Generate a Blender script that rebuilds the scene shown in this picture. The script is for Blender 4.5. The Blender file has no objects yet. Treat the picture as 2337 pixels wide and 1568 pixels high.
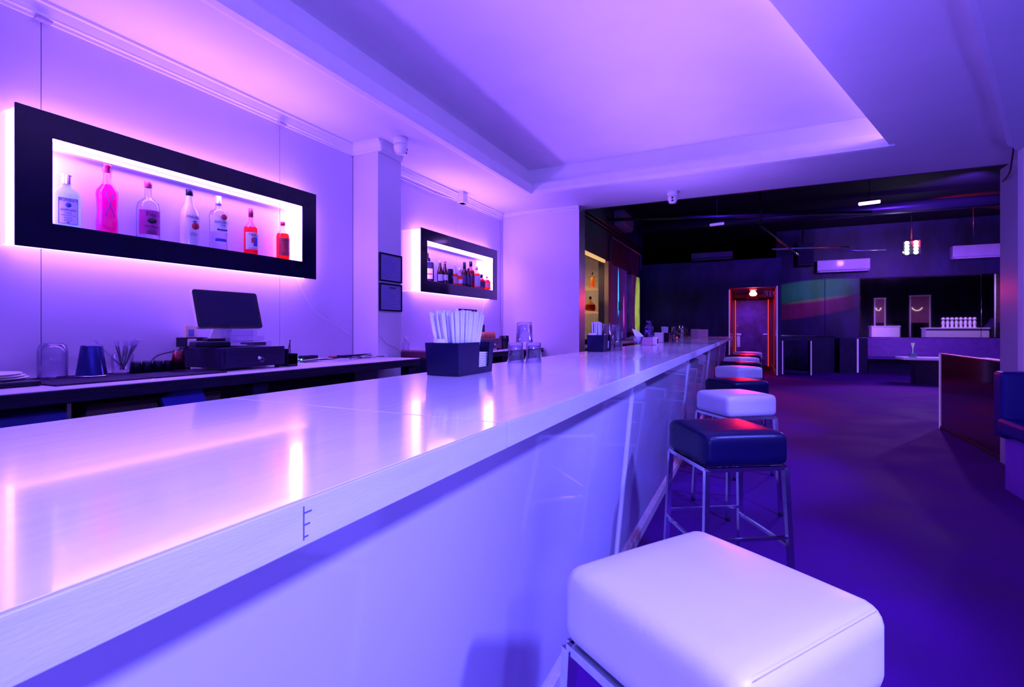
import bpy, bmesh, math, random
from mathutils import Vector, Matrix
random.seed(7)
S = bpy.context.scene
COL = S.collection
R = math.radians
PI = math.pi
# ------------------------------------------------------------------ camera, world, lamps, exposure
H, F, CX, V0, YAW = 1.22, 1140.0, 1168.5, 752.0, R(25.69)
cd = bpy.data.cameras.new('camera'); cam = bpy.data.objects.new('camera', cd); COL.objects.link(cam)
cd.sensor_width = 36; cd.lens = F/2337*36; cd.shift_y = -(784-V0)/2337; cd.clip_start = .02
cam.location = (0, 0, H); cam.rotation_euler = (R(90), 0, YAW)
S.camera = cam
S.view_settings.view_transform = 'Standard'; S.view_settings.look = 'None'
S.view_settings.exposure = 0; S.view_settings.gamma = 1; S.view_settings.use_curve_mapping = False
S.cycles.max_bounces = 10; S.cycles.transparent_max_bounces = 16; S.cycles.transmission_bounces = 8
S.cycles.sample_clamp_indirect = 6; S.cycles.caustics_reflective = False; S.cycles.caustics_refractive = False
w = bpy.data.worlds.new('World'); S.world = w; w.use_nodes = True
w.node_tree.nodes['Background'].inputs[0].default_value = (.05, .03, .3, 1)
w.node_tree.nodes['Background'].inputs[1].default_value = .0

LEDC = (.31, .12, 1.0)      # violet strip light
BLUC = (.145, .135, 1.0)      # blue ceiling spot
def lamp(name, kind, loc, to, color, power, size=.3, sizey=None, angle=40, blend=.5, scale=None):
    l = bpy.data.lights.new(name, kind); o = bpy.data.objects.new(name, l); COL.objects.link(o)
    l.color = color; l.energy = power; o.location = loc
    if kind == 'AREA':
        l.size = size
        if sizey: l.shape = 'RECTANGLE'; l.size_y = sizey
    else: l.shadow_soft_size = size
    if kind == 'SPOT': l.spot_size = R(angle); l.spot_blend = blend
    if to is not None: o.rotation_euler = (Vector(to)-Vector(loc)).to_track_quat('-Z', 'Y').to_euler()
    if scale: o.scale = scale
    return o
for by, bp in ((-1.1, 760), (.3, 860), (1.9, 600), (4.2, 430), (6.6, 260)):
    lamp('blue_stage_light', 'SPOT', (1.5, by, 2.5), (-.45, by+.75, .30), BLUC, bp, .10, None, 58, .6)
bs_ = lamp('added_tray_uplight', 'AREA', (-1.16, 1.6, 1.0), (-.35, 1.6, 2.95), (.33, .15, 1), 60, 7.0, .05)  # hidden uplight added behind the bar edge to brighten the ceiling tray
bs_.data.spread = R(84)
lamp('added_violet_uplight', 'AREA', (-2.825, 1.77, 2.19), (-1.2, 1.77, 3.0), (.30, .125, 1), 13, 1.5, .06)  # added uplight on the display top, strengthens its glow on the ceiling
lamp('added_violet_uplight', 'AREA', (-2.825, 4.56, 2.19), (-1.2, 4.56, 3.0), (.30, .125, 1), 13, 1.5, .06)
lamp('added_violet_uplight', 'AREA', (-2.825, -1.1, 2.19), (-1.2, -1.1, 3.0), (.30, .125, 1), 13, 1.5, .06)  # added and unseen, no display is built here
lamp('violet_far_light', 'SPOT', (1.73, 9.9, 3.5), (1.73, 9.9, 0), (.2, .05, 1), 260, .1, None, 150, .5)
lamp('violet_dance_light', 'SPOT', (3.4, 14.6, 3.1), (2.6, 10.2, 0), (.4, .12, 1), 700, .08, None, 70, .6)
lamp('blue_back_light', 'SPOT', (4.0, 12.5, 4.1), (3.2, 17.8, 1.6), (.16, .03, 1), 420, .1, None, 120, .5)
lamp('blue_block_light', 'SPOT', (-.3, 10.5, 4.1), (-.8, 14.8, 1.6), (.10, .015, 1), 200, .1, None, 100, .8)
lamp('added_soffit_uplight', 'AREA', (1.0, -1.3, 1.0), (2.2, 2.6, 2.6), (.16, .12, 1), 120, .4)  # unseen uplight added to lift the soffit
lamp('red_doorway_spill', 'SPOT', (.02, 14.9, 2.28), (.35, 7.5, 0), (1, .005, .02), 300, .05, None, 34, .8)
lamp('added_door_fill', 'SPOT', (-.1, 16.2, 2.25), (0, 18.6, 1.2), (.16, .06, 1), 160, .1, None, 50, .8)  # fill added inside the alcove to turn the door violet
lamp('added_ac_fill', 'SPOT', (3.0, 12.6, 3.4), (3.8, 17.8, 3.1), (.38, .16, 1), 260, .1, None, 60, .5)  # fill added to brighten the air conditioners, no fixture here
lamp('red_door_light', 'POINT', (.02, 15.25, 2.14), None, (1, .02, .02), 90, .07)
lamp('green_effect_light', 'SPOT', (3.3, 14.9, 3.1), (1.9, 17.8, 2.42), (.03, .5, .12), 700, .02, None, 52, .3, (1, .22, 1))
lamp('red_effect_light', 'SPOT', (3.3, 14.9, 3.1), (1.9, 17.8, 1.92), (1, .01, .05), 500, .02, None, 52, .3, (1, .16, 1))
lamp('added_cyan_streak', 'SPOT', (1.2, 13.2, 3.1), (-2.88, 11.75, 1.45), (.05, .75, 1), 2200, .01, None, 32, .25, (.05, 1, 1))  # squashed spot added to imitate a cyan reflection streak on the lilac board
lamp('added_pink_streak', 'SPOT', (1.2, 13.3, 3.1), (-2.88, 12.3, 1.05), (1, .06, .35), 1600, .01, None, 26, .25, (.08, 1, 1))  # narrow spot added, stands in for the pink reflection on the board
lamp('lime_effect_light', 'SPOT', (.6, 11.2, 2.6), (-2.7, 13.5, 1.7), (.75, .9, .06), 900, .03, None, 30, .4, (.35, 1, 1))
lamp('red_wall_light', 'SPOT', (.6, 11.2, 2.9), (-2.88, 13.6, 3.1), (1, .03, .03), 300, .03, None, 16, .5)
lamp('teal_wall_light', 'SPOT', (.6, 8.2, 2.9), (-2.88, 9.9, 3.2), (.01, .40, .25), 260, .03, None, 26, .7)
lamp('warm_kitchen_light', 'AREA', (-3.35, 9.8, 2.6), (-3.3, 9.8, 0), (1, .62, .22), 14, .3, .8)
lamp('violet_booth_light', 'AREA', (4.2, 15.0, 3.2), (3.2, 17.4, .7), (.3, .08, 1), 70, .4)
lamp('violet_mirror_side_light', 'SPOT', (5.6, 14.9, 4.1), (5.6, 11.5, .8), (.5, .25, 1), 900, .1, None, 110, .5)

lamp('red_pipe_light', 'SPOT', (2.9, 11.6, 3.0), (1.5, 12.9, 3.03), (1, .05, .05), 60, .01, None, 16, .5)
lamp('green_pipe_light', 'SPOT', (2.9, 11.6, 3.0), (.9, 12.85, 3.04), (.05, 1, .3), 60, .01, None, 12, .5)
lamp('red_ceiling_light', 'SPOT', (3.3, 14.6, 3.1), (4.6, 15.6, 4.3), (1, .02, .04), 900, .01, None, 60, 1)
# ------------------------------------------------------------------ helpers
def at(u, v, z):
    a = (u-CX)/F; d = (H-z)*F/(v-V0)
    return (d*(-math.sin(YAW)+math.cos(YAW)*a), d*(math.cos(YAW)+math.sin(YAW)*a), z)
class MB:
    def __init__(s): s.v = []; s.f = []; s.sm = []
    def add(s, vs, fs, smooth=False, M=None):
        b = len(s.v)
        for p in vs:
            p = Vector(p); s.v.append(tuple(M @ p) if M else tuple(p))
        for f in fs: s.f.append([b+i for i in f]); s.sm.append(smooth)
        return s
    def box(s, x0, x1, y0, y1, z0, z1, M=None):
        vs = [(x, y, z) for z in (z0, z1) for y in (y0, y1) for x in (x0, x1)]
        return s.add(vs, [(0,2,3,1),(4,5,7,6),(0,1,5,4),(2,6,7,3),(0,4,6,2),(1,3,7,5)], False, M)
    def prism(s, poly, z0, z1):
        n = len(poly)
        a = sum(poly[i][0]*poly[(i+1) % n][1]-poly[(i+1) % n][0]*poly[i][1] for i in range(n))
        if a < 0: poly = poly[::-1]
        vs = [(x, y, z0) for x, y in poly]+[(x, y, z1) for x, y in poly]
        fs = [tuple(range(n))[::-1], tuple(range(n, 2*n))]+[(i, (i+1) % n, n+(i+1) % n, n+i) for i in range(n)]
        return s.add(vs, fs)
    def tube(s, pts, r, n=8, smooth=True, square=False, caps=True):
        pts = [Vector(p) for p in pts]; m = len(pts); vs = []; fs = []
        if square: n = 4
        up0 = None
        for i, p in enumerate(pts):
            t = (pts[min(i+1, m-1)]-pts[max(i-1, 0)]).normalized()
            if up0 is None:
                up0 = Vector((0, 0, 1)) if abs(t.z) < .9 else Vector((1, 0, 0))
            a = t.cross(up0).normalized(); b = t.cross(a).normalized(); up0 = -b if False else up0
            rr = r[i] if isinstance(r, (list, tuple)) else r
            for k in range(n):
                th = 2*PI*k/n+(PI/4 if square else 0)
                q = rr*(1.414 if square else 1)
                vs.append(p+a*math.cos(th)*q+b*math.sin(th)*q)
        for i in range(m-1):
            for k in range(n):
                fs.append((i*n+k, i*n+(k+1) % n, (i+1)*n+(k+1) % n, (i+1)*n+k))
        if caps: fs += [tuple(range(n))[::-1], tuple(range((m-1)*n, m*n))]
        return s.add(vs, fs, smooth and not square)
    def lathe(s, prof, n=24, c=(0, 0, 0), sx=1, sy=1, cap=True, a0=0, a1=2*PI, M=None):
        full = abs(a1-a0-2*PI) < 1e-6; k = n if full else n+1; vs = []; fs = []
        for r, z in prof:
            for j in range(k):
                th = a0+(a1-a0)*j/n
                vs.append((c[0]+r*math.cos(th)*sx, c[1]+r*math.sin(th)*sy, c[2]+z))
        for i in range(len(prof)-1):
            for j in range(n):
                a, b = i*k+j, i*k+(j+1) % k
                fs.append((a, b, b+k, a+k))
        if cap and full:
            if prof[0][0] > 1e-5: fs.append(tuple(range(k))[::-1])
            if prof[-1][0] > 1e-5: fs.append(tuple(range((len(prof)-1)*k, len(prof)*k)))
        return s.add(vs, fs, True, M)
    def rbox(s, sx, sy, sz, r, c=(0, 0, 0), n=10, dome=0, taper=0):
        bm = bmesh.new(); bmesh.ops.create_cube(bm, size=2); bmesh.ops.subdivide_edges(bm, edges=bm.edges[:], cuts=n, use_grid_fill=True)
        hx, hy, hz = sx/2, sy/2, sz/2
        bm.verts.index_update(); vs = []
        def sp(t, h):        # push the grid lines towards the edges so the rounding has vertices
            k = (h-r*1.02)/h
            return (t/.6*k if abs(t) < .6 else math.copysign(k+(abs(t)-.6)/.4*(1-k), t))*h
        for q in bm.verts:
            p = Vector((sp(q.co.x, hx), sp(q.co.y, hy), sp(q.co.z, hz)))
            i = Vector((max(-hx+r, min(hx-r, p.x)), max(-hy+r, min(hy-r, p.y)), max(-hz+r, min(hz-r, p.z))))
            d = p-i
            if d.length > 1e-7: p = i+d.normalized()*r
            f = max(0, 1-(p.x/hx)**2)*max(0, 1-(p.y/hy)**2)
            if p.z > 0: p.z += dome*f
            if taper: k = 1-taper*(p.z/hz)*.5; p.x *= k; p.y *= k
            vs.append(p+Vector(c))
        fs = [[v.index for v in f.verts] for f in bm.faces]; bm.free()
        return s.add(vs, fs, True)
    def build(s, name, mat, parent=None, bevel=0, seg=2, loc=None):
        me = bpy.data.meshes.new(name); me.from_pydata([tuple(v) for v in s.v], [], s.f)
        me.polygons.foreach_set('use_smooth', s.sm); me.update()
        me.materials.append(mat)
        o = bpy.data.objects.new(name, me); COL.objects.link(o)
        if parent: o.parent = parent
        if loc: o.location = loc
        if bevel:
            b = o.modifiers.new('bevel', 'BEVEL'); b.width = bevel; b.segments = seg; b.limit_method = 'ANGLE'
        return o
def tag(o, label, cat, group=None):
    o['label'] = label; o['category'] = cat
    if group: o['group'] = group
    return o
def thing(name, label, cat, loc=(0, 0, 0), rz=0, group=None):
    o = bpy.data.objects.new(name, None); COL.objects.link(o); o.location = loc; o.rotation_euler = (0, 0, rz)
    o.empty_display_size = .1
    return tag(o, label, cat, group)
def struct(o): o['kind'] = 'structure'; return o
def dup(root, loc, rz=None, label=None, group=None, scale=None):
    r = root.copy(); COL.objects.link(r); r.location = loc
    if rz is not None: r.rotation_euler = (0, 0, rz)
    if label: r['label'] = label
    if group: r['group'] = group
    if scale: r.scale = scale
    for ch in list(root.children):
        c = ch.copy(); COL.objects.link(c); c.parent = r
        for g in ch.children:
            d = g.copy(); COL.objects.link(d); d.parent = c
    return r
def mat(name, c, rough=.5, metal=0, coat=0, emit=None, es=0, var=.06, scale=8, bump=0, bscale=60, trans=0, alpha=1, spec=None, stretch=None, rvar=0):
    m = bpy.data.materials.new(name); m.use_nodes = True; nt = m.node_tree; N = nt.nodes; L = nt.links
    p = N['Principled BSDF']; p.inputs['Roughness'].default_value = rough; p.inputs['Metallic'].default_value = metal
    p.inputs['Coat Weight'].default_value = coat; p.inputs['Coat Roughness'].default_value = .06
    if spec is not None: p.inputs['Specular IOR Level'].default_value = spec
    if emit: p.inputs['Emission Color'].default_value = (*emit, 1); p.inputs['Emission Strength'].default_value = es
    if trans: p.inputs['Transmission Weight'].default_value = trans
    tc = N.new('ShaderNodeTexCoord'); mp = N.new('ShaderNodeMapping'); L.new(tc.outputs['Object'], mp.inputs[0])
    if stretch: mp.inputs['Scale'].default_value = stretch
    n = N.new('ShaderNodeTexNoise'); n.inputs['Scale'].default_value = scale; n.inputs['Detail'].default_value = 5
    L.new(mp.outputs[0], n.inputs[0])
    r = N.new('ShaderNodeValToRGB'); L.new(n.outputs[0], r.inputs[0])
    r.color_ramp.elements[0].position = .3; r.color_ramp.elements[1].position = .7
    r.color_ramp.elements[0].color = (*[max(0, x*(1-var)) for x in c], 1)
    r.color_ramp.elements[1].color = (*[min(1, x*(1+var)) for x in c], 1)
    L.new(r.outputs[0], p.inputs['Base Color'])
    if rvar:
        mr = N.new('ShaderNodeMapRange'); mr.inputs[1].default_value = .35; mr.inputs[2].default_value = .65
        mr.inputs[3].default_value = rough; mr.inputs[4].default_value = min(1, rough+rvar)
        L.new(n.outputs[0], mr.inputs[0]); L.new(mr.outputs[0], p.inputs['Roughness'])
    if bump:
        n2 = N.new('ShaderNodeTexNoise'); n2.inputs['Scale'].default_value = bscale; n2.inputs['Detail'].default_value = 4
        L.new(mp.outputs[0], n2.inputs[0]); b = N.new('ShaderNodeBump'); b.inputs['Strength'].default_value = bump; b.inputs['Distance'].default_value = .01
        L.new(n2.outputs[0], b.inputs['Height']); L.new(b.outputs[0], p.inputs['Normal'])
    return m
def glassy(name, tint=(.93, .93, .97), edge=(.45, .45, .6), refl=1.0, pw_=3.5):
    m = bpy.data.materials.new(name); m.use_nodes = True; nt = m.node_tree; N = nt.nodes; L = nt.links
    N.remove(N['Principled BSDF']); out = N['Material Output']
    lw = N.new('ShaderNodeLayerWeight'); lw.inputs[0].default_value = .35
    mx = N.new('ShaderNodeMix'); mx.data_type = 'RGBA'; mx.inputs[6].default_value = (*tint, 1); mx.inputs[7].default_value = (*edge, 1)
    pw = N.new('ShaderNodeMath'); pw.operation = 'POWER'; pw.inputs[1].default_value = pw_; lw.inputs[0].default_value = .5
    L.new(lw.outputs['Facing'], pw.inputs[0]); L.new(pw.outputs[0], mx.inputs[0])
    t = N.new('ShaderNodeBsdfTransparent'); L.new(mx.outputs[2], t.inputs[0])
    g = N.new('ShaderNodeBsdfGlossy'); g.inputs['Roughness'].default_value = .03
    fr = N.new('ShaderNodeMath'); fr.operation = 'POWER'; fr.inputs[1].default_value = 4; L.new(lw.outputs['Facing'], fr.inputs[0])
    ml = N.new('ShaderNodeMath'); ml.operation = 'MULTIPLY_ADD'; ml.inputs[1].default_value = .7*refl; ml.inputs[2].default_value = .04*refl; ml.use_clamp = True; L.new(fr.outputs[0], ml.inputs[0])
    ms = N.new('ShaderNodeMixShader'); L.new(ml.outputs[0], ms.inputs[0]); L.new(t.outputs[0], ms.inputs[1]); L.new(g.outputs[0], ms.inputs[2])
    L.new(ms.outputs[0], out.inputs[0]); return m
def refr(name, col=(1, 1, 1), rough=0, ior=1.45):
    m = bpy.data.materials.new(name); m.use_nodes = True; p = m.node_tree.nodes['Principled BSDF']
    p.inputs['Base Color'].default_value = (*col, 1); p.inputs['Transmission Weight'].default_value = 1
    p.inputs['Roughness'].default_value = rough; p.inputs['IOR'].default_value = ior
    return m
def text(body, size, parent, mat_, loc, rot=(R(90), 0, R(90)), sx=1, name='lettering', shear=0, align='CENTER', bend=0):
    c = bpy.data.curves.new(name, 'FONT'); c.body = body; c.size = size; c.align_x = align; c.align_y = 'CENTER'
    c.extrude = .0002; c.resolution_u = 2; c.shear = shear; c.materials.append(mat_)
    o = bpy.data.objects.new(name, c); COL.objects.link(o); o.parent = parent; o.location = loc; o.rotation_euler = rot
    o.scale = (sx, 1, 1)
    bpy.context.view_layer.update()
    me = bpy.data.meshes.new_from_object(o.evaluated_get(bpy.context.evaluated_depsgraph_get())); me.name = name
    if bend:
        for v in me.vertices: a_ = (v.co.x+loc[1])/bend; v.co.x = bend*math.sin(a_)-loc[1]; v.co.z += bend*(math.cos(a_)-1)
    q = bpy.data.objects.new(name, me); COL.objects.link(q); q.parent = parent; q.location = loc; q.rotation_euler = rot; q.scale = (sx, 1, 1)
    bpy.data.objects.remove(o); q.name = name
    return q

WHITE = mat('white_gloss_panel', (.60, .54, .72), .22, coat=.35, var=.03, scale=2, bump=.015, bscale=3)
PAINT = mat('white_paint', (.74, .69, .80), .6, var=.03, scale=3, bump=.05, bscale=40)
CEIL = mat('ceiling_paint', (.78, .78, .82), .75, var=.03, scale=2.5, bump=.05, bscale=30)
TRIMM = mat('trim_paint', (.85, .84, .88), .5, var=.03, bump=.03)
GAP = mat('dark_joint', (.05, .03, .08), .9)
COUNTER = mat('white_stone_counter', (.84, .80, .86), .16, coat=.45, var=.04, scale=5, stretch=(12, 1, 1), bump=.01, bscale=20)
FASC = mat('worn_counter_edge', (.50, .51, .62), .45, var=.05, scale=4, stretch=(1, 2, 14), bump=.08, bscale=30)
ACRYL = mat('white_acrylic_panel', (.55, .53, .64), .05, coat=.5, spec=.5, var=.05, scale=1.2, bump=.02, bscale=2.2)
ALU = mat('brushed_aluminium', (.75, .75, .8), .28, 1, var=.06, scale=20)
CHROME = mat('chrome_tube', (.72, .72, .76), .14, 1, var=.1, scale=40)
KICK = mat('scuffed_kick_board', (.42, .36, .42), .5, var=.2, scale=6, stretch=(1, 8, 1), bump=.1)
FLOOR = mat('dark_epoxy_floor', (.062, .003, .135), .75, coat=.0, var=.28, scale=1.6, bump=.10, bscale=9, rvar=.16, spec=.10)
BLACKG = mat('black_gloss_frame', (.003, .002, .022), .18, spec=.25, var=.2)
BLACKP = mat('black_plastic', (.006, .005, .026), .4, spec=.2, var=.2, bump=.03)
BLACKM = mat('black_matte', (.01, .01, .014), .7, var=.3)
RUBBER = mat('black_rubber_mat', (.02, .012, .05), .7, spec=.15, var=.2, bump=.6, bscale=160)
DARKW = mat('black_stained_wood', (.008, .005, .030), .6, spec=.15, var=.45, scale=5, stretch=(1, 1, 14), bump=.3, bscale=20)
WTOP = mat('white_laminate', (.74, .70, .78), .35, var=.04, bump=.02)
VW = mat('white_vinyl', (.80, .80, .84), .38, var=.03, scale=5, bump=.06, bscale=90)
VB = mat('black_vinyl', (.004, .003, .036), .34, spec=.2, var=.2, scale=5, bump=.06, bscale=90)
WPL = mat('white_plastic', (.82, .80, .84), .3, var=.02)
PAPER = mat('paper', (.82, .82, .86), .8, var=.03)
STRAWM = mat('straw_paper', (.74, .76, .84), .6, var=.05, scale=30)
SCREEN = mat('dark_screen', (.004, .001, .05), .35, spec=.2)
LEDM = mat('violet_led_strip', (.8, .8, .8), .5, emit=(.36, .14, 1), es=36)
LEDS = mat('violet_led_side', (.8, .8, .8), .5, emit=(.33, .125, 1), es=17)
DWALL = mat('black_painted_wall', (.022, .020, .075), .5, var=.55, scale=2.2, stretch=(1.4, 1.4, .5), bump=.35, bscale=7)
DCEIL = mat('black_ceiling', (.003, .003, .007), .8, var=.4, scale=3)
GLASS = glassy('clear_glass'); GLASSD = glassy('clear_glass_dark_edge', (.93, .91, .98), (.25, .20, .52), 1.3, 3.0)
ROCK = glassy('thick_glass', (.90, .88, .98), (.10, .06, .36), 2.6, 1.9)
STRIPW = mat('pale_edge_strip', (.7, .55, .8), .4, emit=(.35, .16, .8), es=.5)
STRIPR = mat('red_edge_strip', (.8, .1, .1), .4, emit=(1, .06, .05), es=.9)
def ink(n, c): return mat(n, c, .5, var=.02)
INKK = ink('ink_black', (.01, .01, .03)); INKW = ink('ink_white', (.85, .85, .9)); INKB = ink('ink_blue', (.03, .06, .4)); INKR = ink('ink_red', (.55, .02, .05))

# ------------------------------------------------------------------ structure
XW, ZC, ZT, ZS = -2.88, 2.69, 2.955, 2.60
YP = 5.68
MB().box(-4.5, 10, -3.2, 19.2, -.08, 0).build('floor', FLOOR)['kind'] = 'structure'
def wall(name, m, *a): return struct(MB().box(*a).build(name, m))
wl = wall('wall_left', GAP, XW-.12, XW-.012, -3.2, YP+.22, 0, ZC+.5)
seams = [-3.2, -1.41, -.152, 1.106, 2.364, 3.05]
for a, b in zip(seams, seams[1:]):
    MB().box(XW-.012, XW, a+.0015, b-.0015, 0, ZC-.02).build('wall_panel', WHITE, wl, .0015)
for a, b in ((3.34, 4.6), (4.6, YP)):
    MB().box(XW-.012, XW, a+.0005, b-.0005, 0, ZC-.02).build('wall_panel', WHITE, wl, .0008)
for y in (1.106, 2.364):
    c = MB().box(XW, XW+.035, y-.028, y+.028, 2.60, 2.612).build('panel_clip', KICK, wl)
struct(MB().box(XW, -2.625, 3.05, 3.335, 0, ZC-.002).build('trim_1', PAINT, None, .004)).name = 'wall_column'
wp = wall('wall_partition', PAINT, XW, -1.853, YP, YP+.22, 0, ZC)
MB().box(-1.853, -1.848, YP-.003, YP+.225, 0, ZC).build('jamb_plate', ALU, wp)
MB().box(-1.90, -1.848, YP-.004, YP-.001, 0, ZC).build('jamb_plate', PAINT, wp)
# cornices
def run(name, prof, p0, p1, m, nrm):
    p0 = Vector(p0); p1 = Vector(p1); nrm = Vector(nrm); vs = [p0+nrm*a+Vector((0, 0, b)) for a, b in prof]+[p1+nrm*a+Vector((0, 0, b)) for a, b in prof]
    n = len(prof); fs = [(i, (i+1) % n, n+(i+1) % n, n+i) for i in range(n)]+[tuple(range(n))[::-1], tuple(range(n, 2*n))]
    return struct(MB().add(vs, fs).build(name, m))
CP = [(0, -.085), (.012, -.085), (.012, -.070), (.020, -.066), (.020, -.055), (.034, -.02), (.045, -.015), (.045, 0), (0, 0)]
run('trim_1', CP, (XW, -3.1, ZC), (XW, 3.05, ZC), TRIMM, (1, 0, 0))
run('trim_2', CP, (XW, 3.335, ZC), (XW, YP, ZC), TRIMM, (1, 0, 0))
run('trim_3', CP, (-2.625, 3.05, ZC), (-2.625, 3.335, ZC), TRIMM, (1, 0, 0))
run('trim_4', CP, (XW, 3.05, ZC), (-2.58, 3.05, ZC), TRIMM, (0, -1, 0))
run('trim_5', [(0, -.05), (.01, -.05), (.016, 0), (0, 0)], (XW+.04, YP, ZC), (-1.853, YP, ZC), TRIMM, (0, -1, 0))
# ceiling with the recessed tray
FL = at(1212, 441, ZC); FR = at(2030, 331, ZC); RN = at(1755, 0, ZC)
sl = (FR[0]-RN[0])/(FR[1]-RN[1])
def rx(y): return RN[0]+(y-RN[1])*sl
yn = -2.2
ys = FL[1]
ce = MB()
def cpoly(pts, z0=ZC, z1=ZC+.06): ce.prism([(p[0], p[1]) for p in pts], z0, z1)
cpoly([(XW, -3.2), (FL[0], -3.2), (FL[0], YP+.22), (XW, YP+.22)])
cpoly([(FL[0], FL[1]), (FR[0], FR[1]), (FR[0], YP+.22), (FL[0], YP+.22)])
cpoly([(FR[0], FR[1]), (rx(yn), yn), (4, yn), (4, YP+.22), (FR[0], YP+.22)])
cpoly([(FL[0], -3.2), (4, -3.2), (4, yn), (FL[0], yn)])
ceil = struct(ce.build('ceiling', CEIL))
tr = MB(); tw = .045
tr.prism([(FL[0]-tw, yn), (FL[0]-tw-.04, yn), (FL[0]-tw-.04, FL[1]+tw), (FL[0]-tw, FL[1]+tw)], ZC+.06, ZT)
tr.prism([(FL[0]-tw, FL[1]+tw), (FR[0]+.25, FR[1]+tw), (FR[0]+.25, FR[1]+tw+.04), (FL[0]-tw, FL[1]+tw+.04)], ZC+.06, ZT)
tr.prism([(FR[0]+.20, FR[1]+tw), (FR[0]+.25, FR[1]+tw), (rx(yn)+.25, yn), (rx(yn)+.20, yn)], ZC+.06, ZT)
tr.prism([(FL[0]-.08, yn-.05), (rx(yn)+.1, yn-.05), (rx(yn)+.1, yn), (FL[0]-.08, yn)], ZC+.06, ZT)
tr.prism([(FL[0]-.2, yn-.1), (rx(yn)+.35, yn-.1), (FR[0]+.35, FR[1]+.15), (FL[0]-.2, FR[1]+.15)], ZT, ZT+.05)
tr.build('tray_recess', CEIL, ceil)
my = 2.2
cv = lamp('violet_tray_strip', 'AREA', (rx(my)+.15, my, ZC+.075), None, (.36, .18, 1), 22, .03, 5.6)
cv.rotation_euler = (Matrix.Rotation(-math.atan(sl), 4, 'Z') @ Matrix.Rotation(R(98), 4, 'Y')).to_euler()
MP = [(-.05, .115), (-.02, .118), (-.012, .105), (.0, .102), (.004, .088), (.012, .084), (.016, .02), (.010, -.012), (-.03, -.016), (-.05, -.014)]
run('trim_6', [(a, b) for a, b in MP], (FL[0], yn, ZC), (FL[0], FL[1]+.0, ZC), TRIMM, (1, 0, 0))
run('trim_7', [(a, b) for a, b in MP], (FL[0]-.01, FL[1], ZC), (FR[0]+.035, FR[1], ZC), TRIMM, (0, -1, 0))
# dropped soffit on the right, angled edge
SA = at(2229.5, 0, ZS); SB = at(2312, 333.6, ZS); s2 = (SB[0]-SA[0])/(SB[1]-SA[1]); YB = SB[1]+.10
sx0 = SA[0]+(-3.0-SA[1])*s2; xB = SB[0]+(YB-SB[1])*s2
so = MB().prism([(sx0, -3.0), (4, -3.0), (4, YB), (xB, YB)], ZS, ZC-.001).build('ceiling_soffit', CEIL); struct(so)
run('trim_8', [(0, 0), (-.03, 0), (-.035, .03), (-.035, .088), (0, .088)], (SA[0]-2*s2, SA[1]-2, ZS), (SB[0], SB[1], ZS), KICK if 0 else TRIMM, (1, 0, 0))
wall('wall_right', PAINT, 1.853, 4.0, YB-.02, YB+.06, 0, ZS)
wall('wall_pillar', WHITE, 2.055, 2.7, YB+.06, 6.09, 0, ZC)
wall('wall_side', PAINT, 3.9, 4.0, -3.2, YB, 0, ZS)
wall('wall_back', PAINT, XW, 4, -3.25, -3.15, 0, ZC)
# header above the opening, dark room shell
wall('wall_header', DWALL, XW-.1, 10, YP+.20, YP+.26, ZC+.001, 4.4)
wall('wall_far_right', DWALL, 9.9, 10, YP, 18, 0, 4.4)
wall('wall_divider', DWALL, 2.7, 10, YP+.2, YP+.3, 0, ZC)
wall('ceiling_dark', DCEIL, -4.5, 10, YP+.2, 19.2, 4.3, 4.4)
YK = 17.8
wk = wall('wall_far_back', DWALL, .68, 10, YK, YK+.1, 0, 4.3)
MB().box(.72, 1.98, YK-.03, YK, .05, 2.75).build('plaster_board', DWALL, wk, .004)
MB().box(1.99, 2.86, YK-.03, YK, .05, 2.75).build('plaster_board', DWALL, wk, .004)
# left wall of the dark room with the kitchen hatch
wd = MB()
wd.box(XW-.12, XW, YP+.22, 9.0, 0, 4.3); wd.box(XW-.12, XW, 10.55, 14.8, 2.69, 4.3); wd.box(XW-.12, XW, 9.0, 10.55, 2.69, 4.3)
wd.box(XW-.12, XW, 9.0, 10.55, 0, .95); wd.box(XW-.12, XW, 10.55, 14.8, 0, 2.69)
wdl = struct(wd.build('wall_dark_left', DWALL))
LILAC = mat('lilac_board', (.50, .42, .90), .25, coat=.4, var=.08, scale=2)
MB().box(XW, XW+.02, 10.98, 12.65, .2, 2.69).build('lilac_board', LILAC, wdl)
MB().box(XW, XW+.10, 10.56, 10.86, .2, 2.69).build('timber_post', mat('worn_timber', (.32, .24, .26), .6, var=.3, scale=4, stretch=(1, 1, .2), bump=.2), wdl, .004)
CONC = mat('stained_concrete', (.36, .36, .30), .8, var=.4, scale=3, bump=.4, bscale=12)
MB().box(XW, XW+.12, 12.72, 13.75, 1.15, 2.62).build('plaster_patch', CONC, wdl, .004)
MB().box(XW, XW+.1, 12.72, 13.75, 0, 1.15).build('brick_base', DWALL, wdl, .004)
MB().box(XW, XW+.05, 13.85, 14.75, 0, 2.5).build('door_panel', DWALL, wdl, .006)
WIN = struct(MB().box(XW-.9, XW-.82, 8.6, 11, .2, 2.9).box(XW-.85, XW-.1, 8.6, 8.66, .2, 2.9).box(XW-.85, XW-.1, 10.9, 10.96, .2, 2.9).box(XW-.85, XW-.1, 8.6, 11, 2.85, 2.9).box(XW-.85, XW-.1, 8.6, 11, .2, .95).build('window_1', mat('kitchen_wall', (.55, .52, .48), .6, var=.1)))
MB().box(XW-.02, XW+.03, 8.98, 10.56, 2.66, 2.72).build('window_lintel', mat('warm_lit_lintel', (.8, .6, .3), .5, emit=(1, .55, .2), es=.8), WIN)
MB().tube([(XW-.25, 9.75, 2.69), (XW-.25, 9.75, 2.05)], .035).build('pipe_post', WPL, WIN)
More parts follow.
